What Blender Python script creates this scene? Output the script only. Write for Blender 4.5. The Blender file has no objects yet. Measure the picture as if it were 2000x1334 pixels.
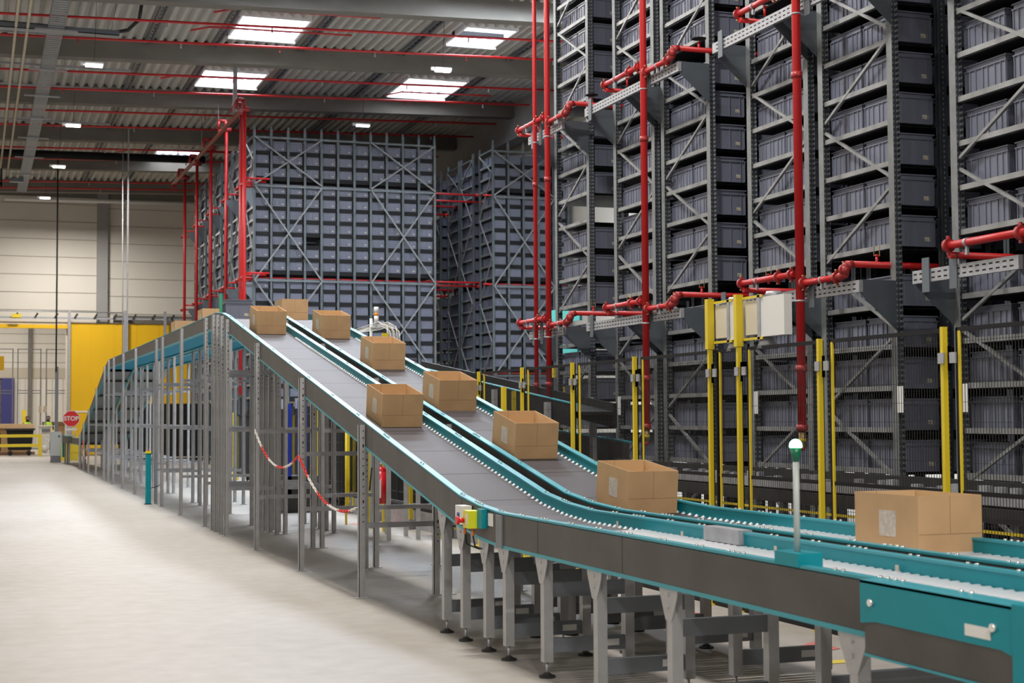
import bpy, math, random
from mathutils import Vector, Matrix
random.seed(7)
C = bpy.context.scene.collection
PI = math.pi

# ---------------------------------------------------------------- helpers
def off(p):
    v = Vector((0, 0, 0))
    while p is not None:
        v += Vector(p.location); p = p.parent
    return v

class MB:
    def __init__(s): s.v = []; s.f = []; s.sm = []
    def add(s, vs, fs, smooth=False):
        b = len(s.v); s.v += [tuple(x) for x in vs]
        for f in fs: s.f.append(tuple(b + i for i in f)); s.sm.append(smooth)
        return s
    def box(s, x0, x1, y0, y1, z0, z1):
        vs = [(x, y, z) for z in (z0, z1) for y in (y0, y1) for x in (x0, x1)]
        return s.add(vs, [(0,2,3,1),(4,5,7,6),(0,1,5,4),(2,6,7,3),(0,4,6,2),(1,3,7,5)])
    def bar(s, p, q, w, h, side=None):
        p = Vector(p); q = Vector(q); d = (q - p).normalized()
        sd = Vector(side) if side else (Vector((0,0,1)) if abs(d.z) < .9 else Vector((1,0,0)))
        a = d.cross(sd).normalized(); b = a.cross(d).normalized()
        vs = [e + a*i*w/2 + b*j*h/2 for e in (p, q) for i, j in ((-1,-1),(1,-1),(1,1),(-1,1))]
        return s.add(vs, [(3,2,1,0),(4,5,6,7),(0,1,5,4),(1,2,6,5),(2,3,7,6),(3,0,4,7)])
    def tube(s, p, q, r, n=10, r2=None):
        p = Vector(p); q = Vector(q); d = (q - p).normalized()
        a = d.cross(Vector((0,0,1)) if abs(d.z) < .9 else Vector((1,0,0))).normalized(); b = d.cross(a)
        r2 = r if r2 is None else r2
        vs = [p + (a*math.cos(t) + b*math.sin(t))*r for t in [2*PI*i/n for i in range(n)]]
        vs += [q + (a*math.cos(t) + b*math.sin(t))*r2 for t in [2*PI*i/n for i in range(n)]]
        s.add(vs, [(i, (i+1) % n, n + (i+1) % n, n + i) for i in range(n)], True)
        b0 = len(s.v) - 2*n
        s.f.append(tuple(b0 + i for i in range(n))[::-1]); s.sm.append(False)
        s.f.append(tuple(b0 + n + i for i in range(n))); s.sm.append(False)
        return s
    def path(s, pts, r, n=8):
        for a, b in zip(pts[:-1], pts[1:]): s.tube(a, b, r, n)
        for p in pts[1:-1]: s.ball(p, r, n, 5)
        return s
    def ball(s, c, r, n=10, m=6, z0=-1, sz=1):
        c = Vector(c); vs = []; fs = []
        for j in range(m + 1):
            ph = -PI/2*(-z0 if z0 < 0 else 0) + (PI/2 + PI/2*(-z0 if z0 < 0 else 0))*j/m
            for i in range(n):
                t = 2*PI*i/n
                vs.append(c + Vector((math.cos(t)*math.cos(ph)*r, math.sin(t)*math.cos(ph)*r, math.sin(ph)*r*sz)))
        for j in range(m):
            for i in range(n): fs.append((j*n+i, j*n+(i+1) % n, (j+1)*n+(i+1) % n, (j+1)*n+i))
        return s.add(vs, fs, True)
    def prism(s, poly, a, b, axis='x'):
        n = len(poly)
        def P(t, uv):
            u, v = uv
            return (t, u, v) if axis == 'x' else ((u, t, v) if axis == 'y' else (u, v, t))
        vs = [P(a, p) for p in poly] + [P(b, p) for p in poly]
        return s.add(vs, [tuple(range(n))[::-1], tuple(range(n, 2*n))] + [(i, (i+1) % n, n+(i+1) % n, n+i) for i in range(n)])
    def sweep(s, ys, x0, x1, z0, z1):
        fx0 = x0 if callable(x0) else (lambda y: x0); fx1 = x1 if callable(x1) else (lambda y: x1)
        vs = []; fs = []
        for y in ys: vs += [(fx0(y), y, z0(y)), (fx1(y), y, z0(y)), (fx1(y), y, z1(y)), (fx0(y), y, z1(y))]
        n = len(ys)
        for i in range(n-1):
            for k in range(4):
                a = 4*i + k; b = 4*i + (k+1) % 4; fs.append((a, b, b+4, a+4))
        fs += [(3,2,1,0), tuple(4*(n-1)+i for i in range(4))]
        return s.add(vs, fs)
    def build(s, name, m, parent=None, origin=None):
        if parent is not None: o0 = off(parent)
        elif origin is not None: o0 = Vector(origin)
        else:
            xs = [v[0] for v in s.v]; ys = [v[1] for v in s.v]; zs = [v[2] for v in s.v]
            o0 = Vector(((min(xs)+max(xs))/2, (min(ys)+max(ys))/2, min(zs)))
        me = bpy.data.meshes.new(name)
        me.from_pydata([(v[0]-o0.x, v[1]-o0.y, v[2]-o0.z) for v in s.v], [], s.f)
        me.polygons.foreach_set('use_smooth', s.sm)
        me.materials.append(m); me.update()
        o = bpy.data.objects.new(name, me); C.objects.link(o)
        if parent is not None: o.parent = parent
        else: o.location = o0
        return o

def tag(o, label, cat, group=None, kind=None):
    if label: o['label'] = label
    if cat: o['category'] = cat
    if group: o['group'] = group
    if kind: o['kind'] = kind
    return o
def thing(name, loc, label, cat, group=None):
    o = bpy.data.objects.new(name, None); C.objects.link(o); o.location = loc
    o.empty_display_size = .2
    return tag(o, label, cat, group)
def struct(name, mb, m):
    o = mb.build(name, m); o['kind'] = 'structure'; return o
def dup(root, loc, label, rot=None):
    r = root.copy(); C.objects.link(r); r.location = loc
    if rot is not None: r.rotation_euler = rot
    if label: r['label'] = label
    for ch in root.children:
        c = ch.copy(); C.objects.link(c); c.parent = r
        for g in ch.children:
            d = g.copy(); C.objects.link(d); d.parent = c
    return r

# ---------------------------------------------------------------- materials
def mat(name, col, rough=.5, metal=0, noise=0, nscale=8, bump=0, emit=0, ecol=None, spec=.5, ncol=None, stretch=None):
    m = bpy.data.materials.new(name); m.use_nodes = True
    nt = m.node_tree; b = nt.nodes['Principled BSDF']
    b.inputs['Base Color'].default_value = (*col, 1); b.inputs['Roughness'].default_value = rough
    b.inputs['Metallic'].default_value = metal; b.inputs['Specular IOR Level'].default_value = spec
    if noise:
        tc = nt.nodes.new('ShaderNodeTexCoord'); mp = nt.nodes.new('ShaderNodeMapping')
        nz = nt.nodes.new('ShaderNodeTexNoise'); rp = nt.nodes.new('ShaderNodeValToRGB')
        nt.links.new(tc.outputs['Object'], mp.inputs[0]); nt.links.new(mp.outputs[0], nz.inputs['Vector'])
        if stretch: mp.inputs['Scale'].default_value = stretch
        nz.inputs['Scale'].default_value = nscale; nz.inputs['Detail'].default_value = 5
        k = 1 - noise; nc = ncol or tuple(c*k for c in col)
        rp.color_ramp.elements[0].color = (*nc, 1); rp.color_ramp.elements[1].color = (*[min(1, c*(1+noise*.4)) for c in col], 1)
        rp.color_ramp.elements[0].position = .3; rp.color_ramp.elements[1].position = .7
        nt.links.new(nz.outputs['Fac'], rp.inputs[0]); nt.links.new(rp.outputs[0], b.inputs['Base Color'])
        if bump:
            bp = nt.nodes.new('ShaderNodeBump'); bp.inputs['Strength'].default_value = bump; bp.inputs['Distance'].default_value = .01
            nt.links.new(nz.outputs['Fac'], bp.inputs['Height']); nt.links.new(bp.outputs[0], b.inputs['Normal'])
    if emit:
        b.inputs['Emission Color'].default_value = (*(ecol or col), 1); b.inputs['Emission Strength'].default_value = emit
    return m
M = {}
M['galv'] = mat('galvanised_steel', (.40,.41,.44), .45, .35, .18, 14)
M['leg'] = mat('zinc_leg_steel', (.42,.42,.43), .5, .2, .12, 10)
M['crossbar'] = mat('grey_painted_steel', (.20,.215,.24), .5, .3, .1, 6)
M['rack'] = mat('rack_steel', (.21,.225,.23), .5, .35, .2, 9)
M['rackfar'] = mat('rack_steel_far', (.13,.155,.165), .5, .4, .2, 6)  # darker grey steel for the far blocks
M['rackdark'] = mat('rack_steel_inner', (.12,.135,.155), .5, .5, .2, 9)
M['beam'] = mat('rack_beam_zinc', (.30,.31,.315), .45, .4, .3, 5)
M['bracket'] = mat('blue_grey_bracket', (.14,.165,.19), .45, .45, .15, 4)
M['plate'] = mat('conveyor_cover_plate', (.080,.075,.068), .5, .2, .25, 3, stretch=(1,1,1))
M['teal'] = mat('teal_paint', (0.0,.25,.31), .42, 0, .06, 4, spec=.3)
M['tealedge'] = mat('teal_flange', (.03,.30,.37), .4, 0)
M['tealpan'] = mat('teal_underside', (.0,.25,.40), .6, spec=.2)
M['greypan'] = mat('grey_underside_panel', (.22,.26,.27), .35, .2, .15, 1.5)
M['card'] = mat('cardboard', (.54,.345,.185), .8, 0, .09, 6, spec=.2)
M['cardin'] = mat('cardboard_inside', (.66,.45,.25), .8, 0, .06, 6, spec=.2)
M['crease'] = mat('cardboard_crease', (.23,.125,.06), .9)
M['paper'] = mat('paper_label', (.60,.53,.46), .7, 0, .25, 45)
M['white'] = mat('white_plastic', (.75,.75,.73), .45)
M['tote'] = mat('grey_tote_plastic', (.155,.168,.225), .42, 0, .06, 3)
M['tagm'] = mat('tote_tag', (.55,.52,.42), .6, 0, .4, 60)
M['greentote'] = mat('green_plastic', (.03,.30,.16), .4)
M['red'] = mat('red_pipe_paint', (.50,.010,.012), .42, 0, .06, 3)
M['redc'] = mat('red_coupling', (.36,.03,.03), .45, .1, .2, 20)
M['copper'] = mat('primer_red_pipe', (.24,.07,.05), .5, .1)
M['brass'] = mat('brass_bolt', (.42,.30,.14), .4, .7)
M['yellow'] = mat('yellow_post_paint', (.72,.55,.025), .42)
M['ydoor'] = mat('yellow_door', (.80,.47,.0), .5, 0, .06, .6)
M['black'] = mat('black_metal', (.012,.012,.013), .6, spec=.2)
M['wire'] = mat('black_wire', (.018,.018,.018), .5)
M['rubber'] = mat('black_rubber', (.02,.02,.02), .7)
M['tbelt'] = mat('violet_transfer_belt', (.16,.17,.42), .5)
M['dark'] = mat('dark_machine', (.035,.034,.034), .5, .2, .3, 5)
M['conc'] = mat('concrete', (.165,.152,.132), .85, 0, .14, 1.1, .05, stretch=(1,1,2))
M['conc2'] = mat('concrete_girder', (.30,.29,.285), .85, 0, .12, .8, .05)
M['deck'] = mat('corrugated_deck', (.42,.41,.38), .6, .05)
M['wallp'] = mat('wall_panel', (.66,.62,.55), .7, 0, .05, .3)
M['seam'] = mat('panel_seam', (.34,.31,.26), .8)
M['roller'] = mat('roller_steel', (.92,.93,.97), .22, .15)  # near-white base stands in for lamp glints on the steel
M['bolt'] = mat('bright_bolt', (.85,.85,.84), .2, .8)
M['lampbody'] = mat('lamp_body', (.62,.62,.62), .5)
M['glow'] = mat('lamp_diffuser', (1,1,1), .5, emit=9, ecol=(1,.97,.92))
M['glowdim'] = mat('lamp_diffuser_soft', (1,1,1), .5, emit=2.2, ecol=(.9,.93,1))
M['sky'] = mat('skylight_glazing', (1,1,1), .4, emit=3.2, ecol=(.95,.97,1))
M['skyframe'] = mat('skylight_frame', (.80,.81,.82), .5)
M['green'] = mat('green_lamp_glow', (.6,1,.8), .3, emit=6, ecol=(.35,1,.6))
M['gbase'] = mat('green_lamp_base', (.0,.12,.06), .3)
M['glass_orange'] = mat('orange_lens', (.75,.25,.02), .3)
M['pole'] = mat('grey_pole', (.46,.50,.48), .45)
M['estop'] = mat('estop_red', (.7,.015,.02), .3)
M['ebox'] = mat('estop_yellow', (.72,.72,.02), .4)
M['btn'] = mat('button_blue', (.03,.06,.18), .4)
M['orange'] = mat('orange_gland', (.8,.2,.03), .5)
M['cabinet'] = mat('grey_cabinet', (.40,.42,.42), .5)
M['chainr'] = mat('red_plastic', (.75,.03,.025), .4)
M['chainw'] = mat('white_plastic_chain', (.80,.77,.72), .4)
M['beige'] = mat('beige_enclosure', (.68,.62,.48), .5)
M['conduit'] = mat('beige_conduit', (.42,.38,.28), .5)
M['tray'] = mat('cable_tray_steel', (.16,.165,.18), .45, .5)
M['traylt'] = mat('blue_grey_tray', (.20,.23,.27), .4, .5)
M['blue'] = mat('blue_paint', (.01,.04,.45), .4)
M['navy'] = mat('navy_cushion', (.03,.03,.16), .6)
M['dock'] = mat('dock_shutter', (.16,.14,.13), .6)
M['rustband'] = mat('beige_band', (.48,.43,.34), .8)
M['cyan'] = mat('cyan_panel', (.10,.62,.62), .5)
M['skin'] = mat('person_skin', (.22,.12,.08), .6)
M['hivis'] = mat('hivis_vest', (.45,.75,.05), .7)
M['cloth'] = mat('dark_clothing', (.02,.022,.03), .8)
M['film'] = mat('clear_film_bag', (.62,.60,.58), .3, 0, .2, 12)
M['frred'] = mat('floor_red_paint', (.52,.14,.12), .6, 0, .2, 6)
M['fryel'] = mat('floor_yellow_paint', (.66,.52,.06), .6)
M['ext'] = mat('extinguisher_red', (.6,.01,.02), .3)

def floor_mat():
    m = mat('sealed_concrete_floor', (.60,.565,.52), .5, spec=.25); nt = m.node_tree; b = nt.nodes['Principled BSDF']
    g = nt.nodes.new('ShaderNodeNewGeometry')
    n1 = nt.nodes.new('ShaderNodeTexNoise'); n1.inputs['Scale'].default_value = .35; n1.inputs['Detail'].default_value = 6
    n2 = nt.nodes.new('ShaderNodeTexNoise'); n2.inputs['Scale'].default_value = 5; n2.inputs['Detail'].default_value = 8
    for n in (n1, n2): nt.links.new(g.outputs['Position'], n.inputs['Vector'])
    mx = nt.nodes.new('ShaderNodeMix'); mx.data_type = 'FLOAT'; mx.inputs[0].default_value = .4
    nt.links.new(n1.outputs['Fac'], mx.inputs[2]); nt.links.new(n2.outputs['Fac'], mx.inputs[3])
    r = nt.nodes.new('ShaderNodeValToRGB'); r.color_ramp.elements[0].position = .36; r.color_ramp.elements[1].position = .62
    r.color_ramp.elements[0].color = (.315,.285,.248,1); r.color_ramp.elements[1].color = (.395,.37,.342,1)
    nt.links.new(mx.outputs[0], r.inputs[0]); nt.links.new(r.outputs[0], b.inputs['Base Color'])
    r2 = nt.nodes.new('ShaderNodeMapRange'); r2.inputs['To Min'].default_value = .42; r2.inputs['To Max'].default_value = .6
    nt.links.new(n1.outputs['Fac'], r2.inputs[0]); nt.links.new(r2.outputs[0], b.inputs['Roughness'])
    return m
M['floor'] = floor_mat()
def belt_mat():
    m = mat('belt_fabric', (.095,.086,.092), .65, spec=.25); nt = m.node_tree; b = nt.nodes['Principled BSDF']
    g = nt.nodes.new('ShaderNodeNewGeometry'); s = nt.nodes.new('ShaderNodeSeparateXYZ')
    nt.links.new(g.outputs['Position'], s.inputs[0])
    def op(o, a, bv):
        n = nt.nodes.new('ShaderNodeMath'); n.operation = o
        nt.links.new(a, n.inputs[0]); n.inputs[1].default_value = bv; return n.outputs[0]
    f = op('FRACT', op('DIVIDE', op('SUBTRACT', s.outputs['Y'], 10.61), .88), 0)
    lt = op('LESS_THAN', f, .03)
    mx = nt.nodes.new('ShaderNodeMix'); mx.data_type = 'RGBA'
    nt.links.new(lt, mx.inputs[0]); mx.inputs[6].default_value = (.095,.086,.092,1); mx.inputs[7].default_value = (.035,.028,.03,1)
    nt.links.new(mx.outputs[2], b.inputs['Base Color'])
    return m
M['belt'] = belt_mat()
def perf_mat():
    m = mat('perforated_upright', (.10,.115,.13), .5, .5); nt = m.node_tree; b = nt.nodes['Principled BSDF']
    g = nt.nodes.new('ShaderNodeNewGeometry'); s = nt.nodes.new('ShaderNodeSeparateXYZ')
    nt.links.new(g.outputs['Position'], s.inputs[0])
    def op(o, a, bv):
        n = nt.nodes.new('ShaderNodeMath'); n.operation = o
        nt.links.new(a, n.inputs[0])
        if isinstance(bv, (int, float)): n.inputs[1].default_value = bv
        else: nt.links.new(bv, n.inputs[1])
        return n.outputs[0]
    a = op('LESS_THAN', op('FRACT', op('DIVIDE', s.outputs['Z'], .05), 0), .4)
    c = op('LESS_THAN', op('FRACT', op('DIVIDE', s.outputs['X'], .034), 0), .4)
    mx = nt.nodes.new('ShaderNodeMix'); mx.data_type = 'RGBA'
    nt.links.new(op('MULTIPLY', a, c), mx.inputs[0]); mx.inputs[6].default_value = (.085,.10,.12,1); mx.inputs[7].default_value = (.36,.38,.39,1)
    nt.links.new(mx.outputs[2], b.inputs['Base Color']); return m
M['perf'] = perf_mat()

# ---------------------------------------------------------------- the setting
struct('floor', MB().box(-16, 30, -8, 112, -.2, 0), M['floor'])
RZ = lambda x: 12.10 + .03*(x - 7.5)          # underside of the roof deck
BEAMS = [24.4, 30.5, 36.64, 42.78, 49.1, 55.7, 62.3, 68.6]
SKY = [(6.5,8.25,26.4,28.4), (6.5,8.25,32.4,34.4), (6.5,8.25,39.1,41.3), (12.6,14.0,39.0,40.9), (6.45,8.3,45.6,47.6), (12.8,14.7,45.6,48.2), (6.65,8.4,59.7,61.9), (11.2,17.2,32.6,35.4)]  # first two are out of view, added to bring in cool fill light
def deck():
    mb = MB(); p = .28; x = -6.0
    def rib(x, y0, y1):
        z = RZ(x); h = .11
        prof = [(x, z+h), (x+.07, z), (x+.16, z), (x+.23, z+h), (x+p, z+h)]
        vs = [(a, y, b) for y in (y0, y1) for a, b in prof]; n = len(prof)
        mb.add(vs, [(i, i+1, n+i+1, n+i) for i in range(n-1)])
        mb.add([(x, y0, z+h+.02), (x+p, y0, z+h+.02), (x+p, y1, z+h+.02), (x, y1, z+h+.02)], [(0,1,2,3)])
    while x < 18.2:
        cuts = sorted((s[2], s[3]) for s in SKY if s[0]-p*.7 < x < s[1]-p*.3)
        y = 12.0
        for a, b in cuts: rib(x, y, a); y = b
        rib(x, y, 71.2); x += p
    return mb
struct('ceiling', deck(), M['deck'])
# remaining plain roof over the near part of the hall and beyond the walls
struct('ceiling', MB().box(-16, 30, -8, 12.0, 12.6, 12.8), M['conc'])
struct('ceiling', MB().box(-16, -6, 12, 71, 12.0, 12.2), M['deck'])
struct('ceiling', MB().box(18.2, 30, 12, 71, 12.6, 12.8), M['deck'])
for i, (x0, x1, y0, y1) in enumerate(SKY):
    z = RZ((x0+x1)/2)
    fr = MB()
    fr.box(x0-.06, x0, y0-.06, y1+.06, z-.05, z+.55).box(x1, x1+.06, y0-.06, y1+.06, z-.05, z+.6)
    fr.box(x0, x1, y0-.06, y0, z-.05, z+.55).box(x0, x1, y1, y1+.06, z-.12, z+.55)
    o = fr.build('window_%d' % (i+1), M['skyframe']); o['kind'] = 'structure'  # the first two windows are unseen additions for the fill light
    MB().box(x0, x1, y0, y1, z+.5, z+.53).build('pane', M['sky'], o)
    rg = MB(); n = int((x1-x0)/.28)
    for k in range(n):
        xx = x0 + (k+.5)*(x1-x0)/n; rg.prism([(xx-.11, z+.22), (xx+.11, z+.22), (xx, z+.05)], y1-.02, y1-.012, 'y')
    rg.build('rib_ends', M['tray'], o)['kind'] = 'stuff'
    MB().box(x0-.05, x1+.05, y1-.06, y1+.02, z-.12, z+.02).build('sill', M['skyframe'], o)
for y in BEAMS:
    mb = MB(); x0, x1 = -14, 17.6
    b = lambda x: 11.58 + .03*(x - 7.5)
    vs = [(x, yy, zz) for x in (x0, x1) for yy, zz in ((y-.42, b(x)), (y, b(x)), (y, b(x)+.56), (y-.42, b(x)+.56))]
    mb.add(vs, [(0,1,2,3), (7,6,5,4), (0,4,5,1), (1,5,6,2), (2,6,7,3), (3,7,4,0)])
    struct('ceiling_beam', mb, M['conc'])
struct('ceiling_beam', MB().box(17.4, 17.9, 12, 71, 11.15, 12.55), M['conc2'])
# dark strips (cable ladders) fixed under the deck along the hall
for j, x in enumerate((4.42, 6.22, 8.68, 11.62, 14.95)):
    for k, (y0, y1) in enumerate(((36.7,42.3), (42.9,48.6), (49.2,55.2), (55.8,61.8), (62.4,68.1))):
        z = RZ(x) - .02
        mb = MB().box(x-.10, x-.05, y0, y1, z-.09, z).box(x+.05, x+.10, y0, y1, z-.09, z)
        yy = y0
        while yy < y1: mb.box(x-.05, x+.05, yy, yy+.08, z-.07, z-.05); yy += .35
        struct('ceiling_strip', mb, M['tray'])
# walls
wb = MB().box(-14, 18.2, 71, 71.4, 5.75, 12.4).box(3.9, 18.2, 71, 71.4, 0, 5.75)
struct('wall_back', wb, M['wallp'])
sm = MB(); z = 6.5
while z < 11.8: sm.box(-14, 5.2, 70.985, 71, z, z+.03).box(5.7, 18, 70.985, 71, z-.12, z-.09); z += .80
struct('trim_1', sm, M['seam'])
struct('trim_2', MB().box(5.20, 5.68, 70.75, 71, 5.9, 12.0), M['conc2'])
struct('trim_3', MB().box(5.95, 17.4, 70.9, 71, 5.95, 6.32).box(-14, 17.4, 70.85, 71, 11.62, 12.0), M['conc'])
struct('wall_left', MB().box(-14.3, -14, -8, 110, 0, 12.6), M['wallp'])
struct('wall_right', MB().box(18.2, 18.5, 12, 71, 0, 12.8), M['wallp'])
struct('wall_right', MB().box(29.7, 30, -8, 12, 0, 12.8), M['wallp'])
struct('wall_front', MB().box(-14, 30, -8.3, -8, 0, 12.8), M['conc'])
struct('wall_far', MB().box(-14, 8, 92, 92.3, 4.0, 12).box(2.15, 8, 92, 92.3, 0, 4.0).box(-14, -1.5, 92, 92.3, 0, 4.0), M['wallp'])
mb = MB(); zz = 4.9
while zz < 8: mb.box(-5, 8, 91.98, 92, zz, zz+.03); zz += .55
for k in range(20): mb.box(2.2+k*.3, 2.215+k*.3, 91.98, 92, 0, 4.0)
struct('trim_4', mb, M['seam'])
struct('trim_5', MB().box(-5, 8, 91.95, 92, 4.0, 4.6), M['rustband'])
struct('trim_6', MB().box(2.95, 3.15, 91.6, 92, 0, 9), M['conc'])
dd = MB().box(-1.5, 1.95, 92.1, 92.2, .9, 4.0)
for k in range(5): dd.box(-1.5, 1.95, 92.06, 92.1, 1.3+k*.6, 1.33+k*.6)
d2 = struct('door_2', dd, M['dock'])
MB().box(-1.5, 1.95, 92.05, 92.1, .0, .9).build('door_bottom_panel', M['white'], d2)
tag(MB().box(1.5, 2.2, 91.55, 91.95, .9, 4.0).build('dock_cushion', M['navy']), 'navy blue dock cushion beside the grey shutter in the far opening', 'dock cushion')
struct('ceiling', MB().box(-14, 8, 71.4, 92, 9, 9.2), M['deck'])
struct('wall_side', MB().box(7.8, 8, 71.4, 92, 0, 9), M['wallp'])
# yellow sliding fire door with its track
d1 = struct('door_1', MB().box(3.95, 9.4, 70.72, 70.86, .03, 5.92), M['ydoor'])
b = MB()
for x in (4.95, 5.95, 6.95, 7.95): b.box(x-.006, x+.006, 70.708, 70.72, .03, 5.92)
b.build('panel_joint', M['ydoor'], d1)
MB().box(3.97, 6.6, 70.70, 70.72, 1.92, 1.99).build('white_line', M['white'], d1)
MB().box(3.95, 4.03, 70.66, 70.74, 0, 6.2).build('edge_profile', M['galv'], d1)
struct('trim_7', MB().box(-3, 3.95, 70.72, 70.95, 5.68, 5.85), M['ydoor'])
tr = thing('door_track', (3, 70.6, 6.1), 'grey sliding door track with roller hangers above the yellow door', 'door track')
MB().box(-3, 9.4, 70.5, 70.58, 6.10, 6.18).build('lower_rail', M['galv'], tr)
MB().tube((-3, 70.5, 6.42), (6.4, 70.5, 6.42), .025).build('upper_rail', M['galv'], tr)
for k in range(10):
    x = .9+k*.85
    MB().bar((x-.08, 70.48, 6.12), (x+.06, 70.48, 6.34), .05, .08).build('roller_hanger', M['dark'], tr)
for x in (4.0, 6.42, 8.2): MB().box(x-.06, x+.06, 70.4, 70.5, 3.5 if x > 5 else 0, 6.5).build('guide_post', M['galv'], tr)
tag(MB().box(1.55, 1.95, 70.35, 70.5, 6.12, 6.28).build('warning_box', M['yellow']), 'small yellow box mounted on the door track above the opening', 'box')

# floor markings
fm = MB().add([(5.35,22.6,.003),(6.9,22.9,.003),(6.9,22.4,.003),(5.6,21.8,.003)], [(3,2,1,0)])
fm.add([(5.2,11.75,.003),(5.6,11.8,.003),(5.55,10.7,.003),(5.2,11.0,.003)], [(3,2,1,0)])
fm.add([(5.0,9.05,.003),(5.62,9.5,.003),(5.62,9.15,.003),(5.15,8.95,.003)], [(3,2,1,0)])
fm.add([(5.2,10.7,.003),(5.7,10.5,.003),(5.7,10.46,.003),(5.2,10.66,.003)], [(3,2,1,0)])
tag(fm.build('floor_marking', M['frred']), 'worn red painted patches on the floor under the conveyors', 'floor marking', kind='structure')
tag(MB().add([(5.2,8.75,.003),(5.5,8.72,.003),(5.5,8.60,.003),(5.2,8.62,.003)], [(3,2,1,0)]).build('floor_marking', M['fryel']), 'yellow painted line on the floor behind the near conveyor', 'floor marking', kind='structure')

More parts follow.
